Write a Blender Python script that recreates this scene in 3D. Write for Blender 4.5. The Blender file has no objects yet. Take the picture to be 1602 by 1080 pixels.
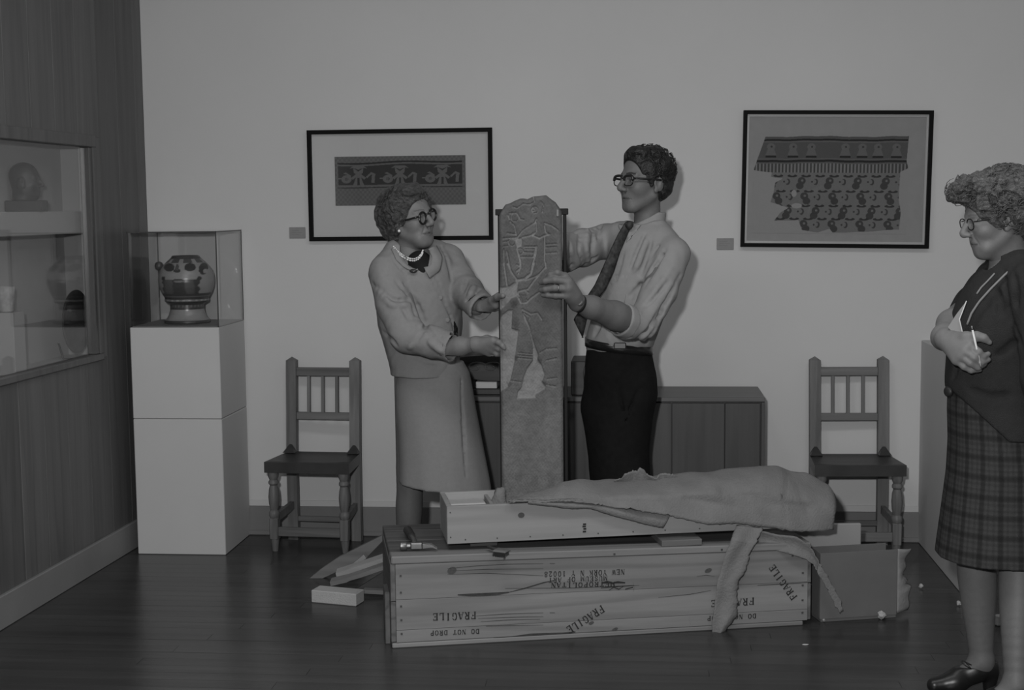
import bpy, bmesh, math, random
import numpy as np
from mathutils import Vector, Matrix, Euler
random.seed(7); RNG = np.random.RandomState(7)
PI = math.pi
S = bpy.context.scene
COL = S.collection

# ---------------------------------------------------------------- camera
F_PX = 2170.0
RWC = Matrix(((0.9958118311691595, 0.09086829039724184, -0.010087155387319729),
              (0.0009958121631065686, 0.09954415731959157, 0.9950326472541834),
              (0.09142103292821196, -0.9908753274473105, 0.0990367618337951)))   # world -> camera axes
CAM = Vector((0.0, 0.0, 1.55))
cd = bpy.data.cameras.new('camera'); co = bpy.data.objects.new('camera', cd); COL.objects.link(co)
cd.sensor_fit = 'HORIZONTAL'; cd.sensor_width = 36.0; cd.lens = F_PX / 1602 * 36.0
co.matrix_world = Matrix.Translation(CAM) @ RWC.transposed().to_4x4()
cd.clip_start = 0.05; cd.clip_end = 60
S.camera = co

# ---------------------------------------------------------------- world, lights, exposure
S.view_settings.view_transform = 'Standard'; S.view_settings.look = 'None'
S.view_settings.gamma = 1.0; S.view_settings.exposure = 0.0; S.view_settings.use_curve_mapping = False
w = bpy.data.worlds.new('world'); S.world = w; w.use_nodes = True
w.node_tree.nodes['Background'].inputs[0].default_value = (0.5, 0.5, 0.5, 1)
w.node_tree.nodes['Background'].inputs[1].default_value = 0.055

def area_light(name, loc, target, size, power, size_y=None):
    l = bpy.data.lights.new(name, 'AREA'); l.energy = power
    l.shape = 'RECTANGLE' if size_y else 'DISK'; l.size = size
    if size_y: l.size_y = size_y
    o = bpy.data.objects.new(name, l); COL.objects.link(o); o.location = loc
    o.rotation_euler = (Vector(target) - Vector(loc)).to_track_quat('-Z', 'Y').to_euler()
    return o
# flash gun on a bracket a little above and to the left of the lens
area_light('camera_flash', (-0.20, -0.02, 1.82), (-0.1, 6.4, 1.25), 0.11, 125.0)
# soft lights added under the ceiling, out of view, as ambient fill
area_light('ambient_fill', (-0.9, 3.6, 3.05), (-0.9, 3.9, 0), 1.2, 17.5, 0.5)
area_light('ambient_fill', (0.9, 3.6, 3.05), (0.9, 3.9, 0), 1.2, 17.5, 0.5)

# ---------------------------------------------------------------- pixel helpers (a pixel + a real plane -> a point)
def ray(px, py):
    return RWC.transposed() @ Vector(((px - 801) / F_PX, -(py - 540) / F_PX, -1.0))
def at(px, py, y):
    d = ray(px, py); return CAM + d * ((y - CAM.y) / d.y)
def atz(px, py, z):
    d = ray(px, py); return CAM + d * ((z - CAM.z) / d.z)
def atx(px, py, x):
    d = ray(px, py); return CAM + d * ((x - CAM.x) / d.x)
def atp(px, py, p0, n):
    d = ray(px, py); n = Vector(n); return CAM + d * ((Vector(p0) - CAM).dot(n) / d.dot(n))

# ---------------------------------------------------------------- object helpers
def tag(o, label=None, cat=None, group=None, kind=None):
    if label: o['label'] = label
    if cat: o['category'] = cat
    if group: o['group'] = group
    if kind: o['kind'] = kind
    return o
def thing(name, label, cat, loc=(0, 0, 0), rz=0.0, group=None, rot=None):
    o = bpy.data.objects.new(name, None); COL.objects.link(o); o.empty_display_size = 0.05
    o.location = loc; o.rotation_euler = rot if rot else (0, 0, rz)
    return tag(o, label, cat, group)
def link(name, me, m=None, parent=None, smooth=False):
    o = bpy.data.objects.new(name, me); COL.objects.link(o)
    if m is not None:
        for mm in (m if isinstance(m, (list, tuple)) else [m]): me.materials.append(mm)
    if smooth:
        me.polygons.foreach_set('use_smooth', [True] * len(me.polygons))
    if parent is not None: o.parent = parent
    return o
def wpar(o, parent):
    """parent an object whose mesh is in world coordinates under a placed Empty"""
    bpy.context.view_layer.update()
    o.parent = parent; o.matrix_parent_inverse = parent.matrix_world.inverted()
    return o
class MB:
    def __init__(s): s.v = []; s.f = []; s.mi = []
    def add(s, vs, fs, mi=0):
        b = len(s.v); s.v += [tuple(v) for v in vs]; s.f += [tuple(b + i for i in f) for f in fs]; s.mi += [mi] * len(fs); return s
    def box(s, x0, x1, y0, y1, z0, z1, b=0.0, mi=0, M=None):
        if b <= 0:
            vs = [(x, y, z) for z in (z0, z1) for y in (y0, y1) for x in (x0, x1)]
            fs = [(0, 2, 3, 1), (4, 5, 7, 6), (0, 1, 5, 4), (2, 6, 7, 3), (0, 4, 6, 2), (1, 3, 7, 5)]
        else:
            bm = bmesh.new()
            q = [bm.verts.new((x, y, z)) for z in (z0, z1) for y in (y0, y1) for x in (x0, x1)]
            for f in [(0, 2, 3, 1), (4, 5, 7, 6), (0, 1, 5, 4), (2, 6, 7, 3), (0, 4, 6, 2), (1, 3, 7, 5)]: bm.faces.new([q[i] for i in f])
            bmesh.ops.bevel(bm, geom=bm.edges[:], offset=b, segments=1, affect='EDGES', profile=.5)
            bm.verts.index_update(); vs = [v.co.copy() for v in bm.verts]; fs = [[v.index for v in f.verts] for f in bm.faces]; bm.free()
        if M is not None: vs = [M @ Vector(v) for v in vs]
        return s.add(vs, fs, mi)
    def bar(s, a, b, w, t, up=(0, 0, 1), mi=0, bev=0.0):
        """rectangular bar from a to b; w = width sideways, t = thickness along up"""
        a = Vector(a); b = Vector(b); d = (b - a); L = d.length; d.normalize(); u = Vector(up); sd = d.cross(u).normalized(); u = sd.cross(d)
        M = Matrix((d, sd, u)).transposed().to_4x4(); M.translation = a
        return s.box(0, L, -w / 2, w / 2, -t / 2, t / 2, bev, mi, M)
    def tube(s, pts, r, n=8, mi=0, cap=True):
        pts = [Vector(p) for p in pts]; rs = r if isinstance(r, (list, tuple)) else [r] * len(pts)
        vs = []; fs = []; ref = None
        for i, p in enumerate(pts):
            d = (pts[min(i + 1, len(pts) - 1)] - pts[max(i - 1, 0)]).normalized()
            if ref is None: ref = d.orthogonal().normalized()
            ref = (ref - d * ref.dot(d)).normalized(); q = d.cross(ref)
            for k in range(n):
                a = 2 * PI * k / n; vs.append(p + (ref * math.cos(a) + q * math.sin(a)) * rs[i])
        for i in range(len(pts) - 1):
            for k in range(n): fs.append((i * n + k, i * n + (k + 1) % n, (i + 1) * n + (k + 1) % n, (i + 1) * n + k))
        if cap: fs.append(tuple(range(n))[::-1]); fs.append(tuple((len(pts) - 1) * n + k for k in range(n)))
        return s.add(vs, fs, mi)
    def lathe(s, prof, n=32, c=(0, 0, 0), mi=0, M=None):
        vs = []; fs = []
        for r, z in prof:
            for k in range(n):
                a = 2 * PI * k / n; vs.append(Vector((c[0] + r * math.cos(a), c[1] + r * math.sin(a), c[2] + z)))
        for i in range(len(prof) - 1):
            for k in range(n): fs.append((i * n + k, i * n + (k + 1) % n, (i + 1) * n + (k + 1) % n, (i + 1) * n + k))
        fs.append(tuple(range(n))[::-1]); fs.append(tuple((len(prof) - 1) * n + k for k in range(n)))
        if M is not None: vs = [M @ v for v in vs]
        return s.add(vs, fs, mi)
    def prism(s, poly, y0, y1, mi=0, M=None):
        """polygon in x,z extruded along y"""
        n = len(poly); vs = [Vector((p[0], y0, p[1])) for p in poly] + [Vector((p[0], y1, p[1])) for p in poly]
        fs = [tuple(range(n)), tuple(range(2 * n - 1, n - 1, -1))] + [(i, i + n, (i + 1) % n + n, (i + 1) % n) for i in range(n)]
        if M is not None: vs = [M @ v for v in vs]
        return s.add(vs, fs, mi)
    def build(s, name, m=None, parent=None, smooth=False, auto=None):
        me = bpy.data.meshes.new(name); me.from_pydata([tuple(v) for v in s.v], [], s.f)
        bm = bmesh.new(); bm.from_mesh(me); bmesh.ops.recalc_face_normals(bm, faces=bm.faces); bm.to_mesh(me); bm.free()
        o = link(name, me, m, parent, smooth)
        if any(s.mi): me.polygons.foreach_set('material_index', s.mi)
        if auto is not None:
            me.polygons.foreach_set('use_smooth', [True] * len(me.polygons)); me.set_sharp_from_angle(angle=math.radians(auto))
        return o
def fast_mesh(name, v, q):
    """numpy verts (N,3) and quads (M,4) -> mesh"""
    me = bpy.data.meshes.new(name); nv, nq = len(v), len(q)
    me.vertices.add(nv); me.vertices.foreach_set('co', np.ascontiguousarray(v, np.float32).ravel())
    me.loops.add(nq * 4); me.loops.foreach_set('vertex_index', np.ascontiguousarray(q, np.int32).ravel())
    me.polygons.add(nq); me.polygons.foreach_set('loop_start', np.arange(0, nq * 4, 4, dtype=np.int32))
    me.update(calc_edges=True); me.validate()
    return me
def grid_faces(nr, nc):
    i = np.arange(nr - 1)[:, None] * nc + np.arange(nc - 1)[None, :]
    return np.stack([i, i + 1, i + nc + 1, i + nc], -1).reshape(-1, 4)
def vcol(me, g):
    """grey per-vertex colour attribute"""
    a = me.color_attributes.new('tone', 'FLOAT_COLOR', 'POINT'); g = np.asarray(g, np.float32)
    a.data.foreach_set('color', np.stack([g, g, g, np.ones_like(g)], -1).ravel())

# ---------------------------------------------------------------- materials (a grey world: the photograph is black and white)
def mat(name, g, rough=.6, spec=.3, var=0.0, vscale=(8, 8, 8), bump=0.0, bscale=60.0, attr=False, metal=0.0, detail=4.0, sheen=0.0, coat=0.0):
    m = bpy.data.materials.new(name); m.use_nodes = True; nt = m.node_tree; N = nt.nodes; L = nt.links
    p = N['Principled BSDF']; p.inputs['Roughness'].default_value = rough; p.inputs['Specular IOR Level'].default_value = spec
    p.inputs['Metallic'].default_value = metal; p.inputs['Base Color'].default_value = (g, g, g, 1)
    if coat: p.inputs['Coat Weight'].default_value = coat; p.inputs['Coat Roughness'].default_value = .15
    tc = N.new('ShaderNodeTexCoord'); col = None
    if attr:
        a = N.new('ShaderNodeVertexColor'); a.layer_name = 'tone'; col = a.outputs['Color']
    if var > 0:
        mp = N.new('ShaderNodeMapping'); mp.inputs['Scale'].default_value = vscale; L.new(tc.outputs['Object'], mp.inputs[0])
        nz = N.new('ShaderNodeTexNoise'); nz.inputs['Scale'].default_value = 1.0; nz.inputs['Detail'].default_value = detail; nz.inputs['Roughness'].default_value = .6
        L.new(mp.outputs[0], nz.inputs['Vector'])
        mr = N.new('ShaderNodeMapRange'); mr.inputs[1].default_value = .25; mr.inputs[2].default_value = .75
        mr.inputs[3].default_value = 1 - var; mr.inputs[4].default_value = 1 + var; L.new(nz.outputs['Fac'], mr.inputs[0])
        mx = N.new('ShaderNodeMix'); mx.data_type = 'RGBA'; mx.blend_type = 'MULTIPLY'; mx.inputs[0].default_value = 1.0
        if col: L.new(col, mx.inputs[6])
        else: mx.inputs[6].default_value = (g, g, g, 1)
        L.new(mr.outputs[0], mx.inputs[7]); col = mx.outputs[2]
    if col: L.new(col, p.inputs['Base Color'])
    if bump > 0:
        nb = N.new('ShaderNodeTexNoise'); nb.inputs['Scale'].default_value = bscale; nb.inputs['Detail'].default_value = 3
        L.new(tc.outputs['Object'], nb.inputs['Vector'])
        bp = N.new('ShaderNodeBump'); bp.inputs['Strength'].default_value = bump; bp.inputs['Distance'].default_value = .01
        L.new(nb.outputs['Fac'], bp.inputs['Height']); L.new(bp.outputs[0], p.inputs['Normal'])
    return m
def wood(name, g, rough=.55, spec=.3, axis='X', amp=.35, fine=1.0, rings=0.3, coat=0.0):
    """long grain along one object axis: stretched noise, thin dark growth lines"""
    m = bpy.data.materials.new(name); m.use_nodes = True; nt = m.node_tree; N = nt.nodes; L = nt.links
    p = N['Principled BSDF']; p.inputs['Roughness'].default_value = rough; p.inputs['Specular IOR Level'].default_value = spec
    if coat: p.inputs['Coat Weight'].default_value = coat; p.inputs['Coat Roughness'].default_value = .2
    tc = N.new('ShaderNodeTexCoord'); mp = N.new('ShaderNodeMapping')
    sc = {'X': (1.2, 22, 22), 'Y': (22, 1.2, 22), 'Z': (22, 22, 1.2)}[axis]; mp.inputs['Scale'].default_value = [q * fine for q in sc]
    oi = N.new('ShaderNodeObjectInfo'); ad = N.new('ShaderNodeVectorMath'); ad.operation = 'ADD'
    rs = N.new('ShaderNodeVectorMath'); rs.operation = 'SCALE'; rs.inputs[0].default_value = (3.1, 7.7, 5.3); L.new(oi.outputs['Random'], rs.inputs['Scale'])
    L.new(tc.outputs['Object'], ad.inputs[0]); L.new(rs.outputs[0], ad.inputs[1]); L.new(ad.outputs[0], mp.inputs[0])
    nz = N.new('ShaderNodeTexNoise'); nz.inputs['Scale'].default_value = 1; nz.inputs['Detail'].default_value = 5; nz.inputs['Roughness'].default_value = .65
    L.new(mp.outputs[0], nz.inputs['Vector'])
    mp2 = N.new('ShaderNodeMapping'); mp2.inputs['Scale'].default_value = [q * fine * .35 for q in sc]; L.new(ad.outputs[0], mp2.inputs[0])
    n2 = N.new('ShaderNodeTexNoise'); n2.inputs['Scale'].default_value = 1; n2.inputs['Detail'].default_value = 2; L.new(mp2.outputs[0], n2.inputs['Vector'])
    ml = N.new('ShaderNodeMath'); ml.operation = 'MULTIPLY'; ml.inputs[1].default_value = 34; L.new(n2.outputs['Fac'], ml.inputs[0])
    sn = N.new('ShaderNodeMath'); sn.operation = 'SINE'; L.new(ml.outputs[0], sn.inputs[0])
    r2 = N.new('ShaderNodeMapRange'); r2.inputs[1].default_value = .45; r2.inputs[2].default_value = 1; r2.inputs[3].default_value = 1; r2.inputs[4].default_value = 1 - rings; L.new(sn.outputs[0], r2.inputs[0])
    r1 = N.new('ShaderNodeMapRange'); r1.inputs[1].default_value = .25; r1.inputs[2].default_value = .75; r1.inputs[3].default_value = g * (1 - amp); r1.inputs[4].default_value = g * (1 + amp); L.new(nz.outputs['Fac'], r1.inputs[0])
    mm = N.new('ShaderNodeMath'); mm.operation = 'MULTIPLY'; L.new(r1.outputs[0], mm.inputs[0]); L.new(r2.outputs[0], mm.inputs[1])
    rv = N.new('ShaderNodeMapRange'); rv.inputs[3].default_value = .88; rv.inputs[4].default_value = 1.12; L.new(oi.outputs['Random'], rv.inputs[0])
    m3 = N.new('ShaderNodeMath'); m3.operation = 'MULTIPLY'; L.new(mm.outputs[0], m3.inputs[0]); L.new(rv.outputs[0], m3.inputs[1])
    L.new(m3.outputs[0], p.inputs['Base Color'])
    bp = N.new('ShaderNodeBump'); bp.inputs['Strength'].default_value = .15; bp.inputs['Distance'].default_value = .004; L.new(nz.outputs['Fac'], bp.inputs['Height']); L.new(bp.outputs[0], p.inputs['Normal'])
    return m
def glass(name, tint=.97, ior=1.5, extra=0.0):
    m = bpy.data.materials.new(name); m.use_nodes = True; nt = m.node_tree; N = nt.nodes; L = nt.links
    N.remove(N['Principled BSDF']); out = N['Material Output']
    t = N.new('ShaderNodeBsdfTransparent'); t.inputs[0].default_value = (tint, tint, tint, 1)
    g = N.new('ShaderNodeBsdfGlossy'); g.inputs['Roughness'].default_value = .02; g.inputs['Color'].default_value = (1, 1, 1, 1)
    f = N.new('ShaderNodeFresnel'); f.inputs['IOR'].default_value = ior
    ge = N.new('ShaderNodeNewGeometry'); mr = N.new('ShaderNodeMapRange'); mr.inputs[3].default_value = ior; mr.inputs[4].default_value = 1 / ior   # thin pane: same reflectance from both sides
    L.new(ge.outputs['Backfacing'], mr.inputs[0]); L.new(mr.outputs[0], f.inputs['IOR'])
    mx = N.new('ShaderNodeMixShader'); L.new(f.outputs[0], mx.inputs[0]); L.new(t.outputs[0], mx.inputs[1]); L.new(g.outputs[0], mx.inputs[2]); L.new(mx.outputs[0], out.inputs[0])
    return m
M_wall = mat('painted_plaster', .50, .95, .04, var=.025, vscale=(1.5, 1.5, 1.5), bump=.04, bscale=90)
M_white = mat('white_paint', .47, .6, .25, var=.02, vscale=(4, 4, 4))
M_panel = wood('dark_wall_panelling', .105, .42, .35, 'Z', .22, 1.0, .12)
M_floor = wood('dark_floor_boards', .040, .26, .45, 'X', .30, .8, .15)
M_base = mat('grey_baseboard', .155, .55, .3, var=.06, vscale=(6, 6, 6))
M_baseL = mat('pale_grey_baseboard', .20, .5, .3, var=.06, vscale=(6, 6, 6))
M_black = mat('black_frame_lacquer', .007, .6, .05)
M_glass = glass('clear_glass')
M_acr = glass('clear_acrylic', .965, 1.48)
M_acredge = mat('acrylic_edge', .05, .3, .5)
M_mat = mat('mount_board', .50, .9, .1)
M_label = mat('label_card', .22, .8, .2, var=.05, vscale=(60, 60, 60))
M_tone = mat('woven_textile', .2, .95, .05, attr=True, var=.12, vscale=(260, 260, 260), bump=.2, bscale=500)
M_cab = wood('sideboard_veneer', .056, .45, .35, 'Z', .22, .8, .15)
M_cabtop = wood('sideboard_top_veneer', .105, .4, .4, 'X', .2, .8, .12)
M_chair = wood('chair_wood', .135, .5, .3, 'Z', .28, 1.2, .2)
M_chairx = wood('chair_rail_wood', .125, .5, .3, 'X', .28, 1.2, .2)
M_seat = mat('dark_leather_seat', .036, .42, .35, var=.25, vscale=(9, 9, 9), bump=.06, bscale=40)
M_foam = mat('white_foam', .36, .9, .1, var=.05, vscale=(30, 30, 30), bump=.25, bscale=160)
M_crate = wood('crate_pine', .195, .65, .2, 'X', .22, .7, .20)
M_cratey = wood('crate_end_pine', .135, .65, .2, 'Y', .30, .8, .3)
M_lid = wood('crate_lid_pine', .085, .6, .25, 'X', .4, .8, .3)
M_box = wood('new_pine', .27, .6, .2, 'X', .10, .8, .10)
M_boxin = mat('bare_wood_inside', .24, .8, .1, var=.1, vscale=(20, 20, 20))
M_scrap = wood('scrap_pine', .145, .65, .2, 'X', .22, 1.0, .2)
M_scrapd = wood('dark_scrap_wood', .055, .65, .2, 'X', .3, 1.0, .2)
M_ink = mat('stencil_ink', .030, .8, .1, var=.5, vscale=(160, 160, 160))
M_nail = mat('nail_head', .05, .5, .5)
M_card = mat('grey_cardboard', .122, .85, .1, var=.06, vscale=(10, 10, 10))
M_kraft = mat('torn_wadding', .170, .95, .05, var=.10, vscale=(14, 14, 14), bump=.35, bscale=140)
M_steel = mat('dark_steel', .012, .6, .15)
M_chrome = mat('worn_steel', .22, .42, .5, metal=.9)
M_stone = mat('carved_stone', .1, .75, .25, attr=True, var=.22, vscale=(40, 40, 40), bump=.3, bscale=120)
M_tool = mat('black_rubber_grip', .018, .5, .4)
M_vase = mat('painted_ceramic', .2, .3, .45, attr=True, var=.06, vscale=(60, 60, 60))
M_dwood = wood('dark_carved_wood', .030, .45, .4, 'X', .3, 1.0, .3)
M_bronze = mat('dark_stone_head', .022, .5, .4, var=.15, vscale=(25, 25, 25))
M_casein = mat('showcase_lining', .30, .9, .1)

# ================================================================ SETTING
D = 6.40                                   # back wall face
LA = Vector((-2.38, 4.85, 0)); LB = Vector((-2.315, 6.4, 0)); LDV = (LB - LA).normalized(); LN = Vector((LDV.y, -LDV.x, 0))
ML = Matrix((LDV, -LN, Vector((0, 0, 1)))).transposed().to_4x4(); ML.translation = LA   # left wall frame: along, into the wall, up
def LW(al, off, z): return ML @ Vector((al, off, z))

fl = MB().box(-3.6, 3.4, -1.5, 6.6, -.12, -.008).build('floor', M_floor); tag(fl, kind='structure')
board_me = {}
yb = 3.30; row = 0
while yb < D - .001:
    y1 = min(yb + .07, D)
    x = -2.40 - (row * .61) % 1.3
    while x < 2.3:
        x1 = x + 1.95
        key = round(y1 - yb, 3)
        if key not in board_me:
            o = MB().box(0, 1.95 - .0012, 0, key - .0014, -.008, 0.0).build('floor_board', M_floor, fl); board_me[key] = o.data
        else:
            o = bpy.data.objects.new('floor_board', board_me[key]); COL.objects.link(o); o.parent = fl
        o.location = (x, yb, RNG.uniform(-.0006, .0)); x = x1
    yb += .07; row += 1
tag(MB().box(-3.0, 3.4, D, D + .12, 0, 3.1).build('wall_back', M_wall), kind='structure')
tag(MB().box(3.3, 3.4, -1.5, D, 0, 3.1).build('wall_right', M_wall), kind='structure')
tag(MB().box(-3.6, 3.4, -1.5, D + .1, 3.1, 3.2).build('ceiling', M_wall), kind='structure')
# left wall: vertical wood panelling with a glazed showcase let into it
WA0, WA1, WZ0, WZ1 = -.60, .955, .912, 1.868          # opening
wl = MB()
for (a0, a1, z0, z1) in [(-4.9, WA0, 0, 3.1), (WA1, 1.575, 0, 3.1), (WA0, WA1, 0, WZ0), (WA0, WA1, WZ1, 3.1)]:
    wl.box(a0, a1, .018, .05, z0, z1, M=ML)
wl = wl.build('wall_left', M_panel); tag(wl, kind='structure')
def panel(a0, a1, z0, z1):
    o = MB().box(a0 + .0007, a1 - .0007, 0, .018, z0, z1, .0014, M=ML).build('wall_panel', M_panel, wl)
edges = [-4.9 + .205 * i for i in range(0, 32)] 
edges = [e for e in edges if e < 1.50] + [1.572]
for a0, a1 in zip(edges[:-1], edges[1:]):
    if a1 <= WA0 or a0 >= WA1: panel(a0, a1, 0, 3.1)
    else:
        if a0 < WA0: panel(a0, WA0, WZ0, WZ1)
        if a1 > WA1: panel(WA1, a1, WZ0, WZ1)
        panel(a0, a1, 0, WZ0); panel(a0, a1, WZ1, 3.1)
tag(MB().box(-4.9, 1.575, -.016, .002, 0, .126, .003, M=ML).build('baseboard_left', M_baseL), kind='structure')
bb = MB().box(-2.30, 3.3, D - .016, D, 0, .138, .002).build('baseboard_back', M_base); tag(bb, kind='structure')
MB().box(-2.30, 3.3, D - .028, D - .016, 0, .022, .004).build('shoe_moulding', M_base, bb)
tag(MB().box(-2.30, 3.3, D - .006, D, .138, .166, .001).build('trim_1', M_white), kind='structure')
tag(MB().box(1.273, 1.315, 5.52, D, 0, .931, .003).build('wall_partition', M_white), kind='structure')
# showcase window in the panelling
win = MB()
FW = .045
for (a0, a1, z0, z1) in [(WA0, WA1 + .02, WZ1 - FW, WZ1 + .006), (WA0, WA1 + .02, WZ0 - .006, WZ0 + .022)]:
    win.box(a0, a1, -.018, .03, z0, z1, .003, M=ML)
win = win.build('window_1', M_panel); tag(win, kind='structure')
f2 = MB().box(WA1 - .012, WA1 + .02, -.018, .03, WZ0 + .022, WZ1 - FW, .003, M=ML).build('frame_stile', M_panel, win)
f3 = MB().box(WA1 - .040, WA1 - .012, -.012, .03, WZ0 + .022, WZ1 - FW, .004, M=ML).build('inner_stile', mat('satin_metal_stile', .12, .35, .5, metal=.6), win)
MB().box(WA0, WA1 - .04, .010, .015, WZ0 + .022, WZ1 - FW, M=ML).build('pane', M_glass, win)
CO = .215
case = MB()
case.box(WA0 - .02, 1.14, CO, CO + .02, WZ0 - .02, WZ1 + .05, M=ML)        # back
case.box(1.12, 1.14, .05, CO, WZ0 - .02, WZ1 + .05, M=ML)                   # far end
case.box(WA0 - .02, WA0, .05, CO, WZ0 - .02, WZ1 + .05, M=ML)
case.box(WA0 - .02, 1.14, .05, CO, WZ0 - .02, WZ0, M=ML)
case.box(WA0 - .02, 1.14, .05, CO, WZ1 + .03, WZ1 + .05, M=ML)
case = case.build('showcase_interior', M_casein, win)
MB().box(WA0, 1.02, .075, CO, 1.455, 1.551, .003, M=ML).build('shelf', M_casein, win)
def atL(px, py, off): return atp(px, py, LA - LN * off, LN)
# stone head on a block, standing on the shelf inside the showcase
hp = atL(42, 330, .145)
th = thing('sculpted_head', 'small dark sculpted stone head in profile on a square block inside the wall showcase', 'sculpture', (hp.x, hp.y, 1.551), math.radians(8))
MB().box(-.074, .074, -.05, .05, 0, .046, .004).build('base_block', M_dwood, th)

# ================================================================ FURNITURE AND EXHIBITS
# --- pedestal, acrylic cover, painted vase
px0, px1, py0, py1 = -2.265, -1.858, 5.987, 6.383
t = thing('pedestal', 'tall white square plinth of two stacked blocks carrying the vase by the panelled wall', 'pedestal', ((px0 + px1) / 2, (py0 + py1) / 2, 0))
wx, wy = (px1 - px0) / 2, (py1 - py0) / 2
MB().box(-wx, wx, -wy, wy, 0, .6185, .003).build('lower_block', M_white, t)
MB().box(-wx, wx, -wy, wy, .6205, 1.032, .003).build('upper_block', M_white, t)
t = thing('display_cover', 'clear acrylic box cover standing on the white plinth over the painted vase', 'display case', ((px0 + px1) / 2, (py0 + py1) / 2, 1.0325))
def pane(x0, x1, y0, y1, z0, z1):
    mb = MB().box(x0, x1, y0, y1, z0, z1); o = mb.build('pane', [M_acr, M_acredge], t)
    ex = [x1 - x0, y1 - y0, z1 - z0]; ax = ex.index(min(ex))
    o.data.polygons.foreach_set('material_index', [0 if abs(p.normal[ax]) > .9 else 1 for p in o.data.polygons])
g = .006; hz = .425
pane(-wx, wx, -wy, -wy + g, 0, hz - g); pane(-wx, wx, wy - g, wy, 0, hz - g)
pane(-wx, -wx + g, -wy + g, wy - g, 0, hz - g); pane(wx - g, wx, -wy + g, wy - g, 0, hz - g); pane(-wx, wx, -wy, wy, hz - g, hz)
for sx in (-1, 1):
    for sy in (-1, 1): MB().box(sx * wx - (.0025 if sx > 0 else 0), sx * wx + (.0025 if sx < 0 else 0), sy * wy - (.0025 if sy > 0 else 0), sy * wy + (.0025 if sy < 0 else 0), 0, hz).build('corner_seam', M_acredge, t)
MB().box(-wx + .01, wx - .01, -wy + .01, wy - .01, .0, .004).build('base_plate', M_base, t)
# vase: lathe with a painted face
k = .000345
prof = [(300, 0), (305, 12), (300, 34), (268, 60), (240, 110), (224, 165), (222, 190), (222, 250), (245, 262), (285, 285), (292, 305), (285, 322), (292, 345), (310, 370), (335, 420), (355, 480), (366, 545), (365, 600), (355, 660), (338, 705), (308, 750), (272, 790), (232, 826), (196, 856), (178, 884), (170, 890), (160, 880), (155, 860), (190, 800)]
pr = np.array(prof, float)
zz = np.concatenate([np.linspace(pr[i, 1], pr[i + 1, 1], 7)[:-1] for i in range(len(pr) - 1)] + [pr[-1:, 1]])
rr = np.concatenate([np.linspace(pr[i, 0], pr[i + 1, 0], 7)[:-1] for i in range(len(pr) - 1)] + [pr[-1:, 0]])
nT = 160; th_ = np.linspace(-PI, PI, nT, endpoint=False)
R_, T_ = np.meshgrid(rr, th_, indexing='ij'); Z_, _ = np.meshgrid(zz, th_, indexing='ij')
V = np.stack([R_ * np.sin(T_) * k, -R_ * np.cos(T_) * k, Z_ * k], -1).reshape(-1, 3)
fq = grid_faces(len(rr), nT); 
wrap = np.array([[i * nT + nT - 1, i * nT, (i + 1) * nT, (i + 1) * nT + nT - 1] for i in range(len(rr) - 1)]); fq = np.concatenate([fq, wrap])
me = fast_mesh('vase', V, fq)
hx = (R_ * np.sin(T_)).ravel(); hz_ = Z_.ravel(); tt = T_.ravel(); front = np.cos(tt) > 0
tone = np.full(hx.shape, .25)
def el(cx, cz, rx, rz): return ((hx - cx) / rx) ** 2 + ((hz_ - cz) / rz) ** 2
dk = .045
tone[hz_ < 40] = dk
tone[(hz_ > 185) & (hz_ < 205)] = dk
tone[(hz_ > 205) & (hz_ < 262)] = .07; tone[(hz_ > 212) & (hz_ < 250) & (np.sin(tt * 26) > .2)] = .13
tone[(hz_ > 262) & (hz_ < 295)] = dk
tone[(hz_ > 295) & (hz_ < 318) & (np.sin(tt * 22) > -.3)] = .15; tone[(hz_ > 318) & (hz_ < 352)] = .05
tone[(hz_ > 352) & (hz_ < 366)] = .14; tone[(hz_ > 366) & (hz_ < 400)] = .055
# dark beard band on the face side
bd = front & (hz_ > 395) & (hz_ < 585) & (np.abs(hx + 50) < 235 + 12 * np.sin(hz_ / 14)); tone[bd] = .055 + .035 * (np.sin(hx[bd] / 44) > .3)
for sx in (-275, 190): tone[front & (el(sx, 600, 26, 30) < 1)] = dk
tone[front & (el(-75, 565, 82, 34) < 1)] = dk; tone[front & (el(-75, 566, 62, 15) < 1)] = .16
for ex in (-195, 75): tone[front & (el(ex, 745, 72, 52) < 1)] = dk
tone[front & (el(-90, 702, 50, 22) < 1)] = dk; tone[front & (el(-90, 745, 26, 40) < 1)] = .09
tone[front & (el(240, 720, 55, 75) < 1) & (el(265, 690, 28, 30) > 1)] = dk
tone[front & (hz_ > 800) & (np.sin(tt * 9) > -.5)] = .075
tone[hz_ > 850] = .06
vcol(me, np.clip(tone, .02, 1))
va = thing('painted_vase', 'round footed pottery vase painted with a dark face under the clear cover', 'vase', (-2.066, 6.19, 1.0375), math.radians(14))
link('vase_body', me, M_vase, va, True)
o = MB(); M0 = Matrix.Translation((-.118, -.02, .262)) @ Matrix.Scale(1.0, 4)
o.lathe([(.004, -.02), (.016, -.016), (.02, 0), (.016, .014), (.006, .02)], 14, M=M0); M_lug = mat('dark_lug', .05, .35, .4)
o.build('lug', M_lug, va, True)

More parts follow.
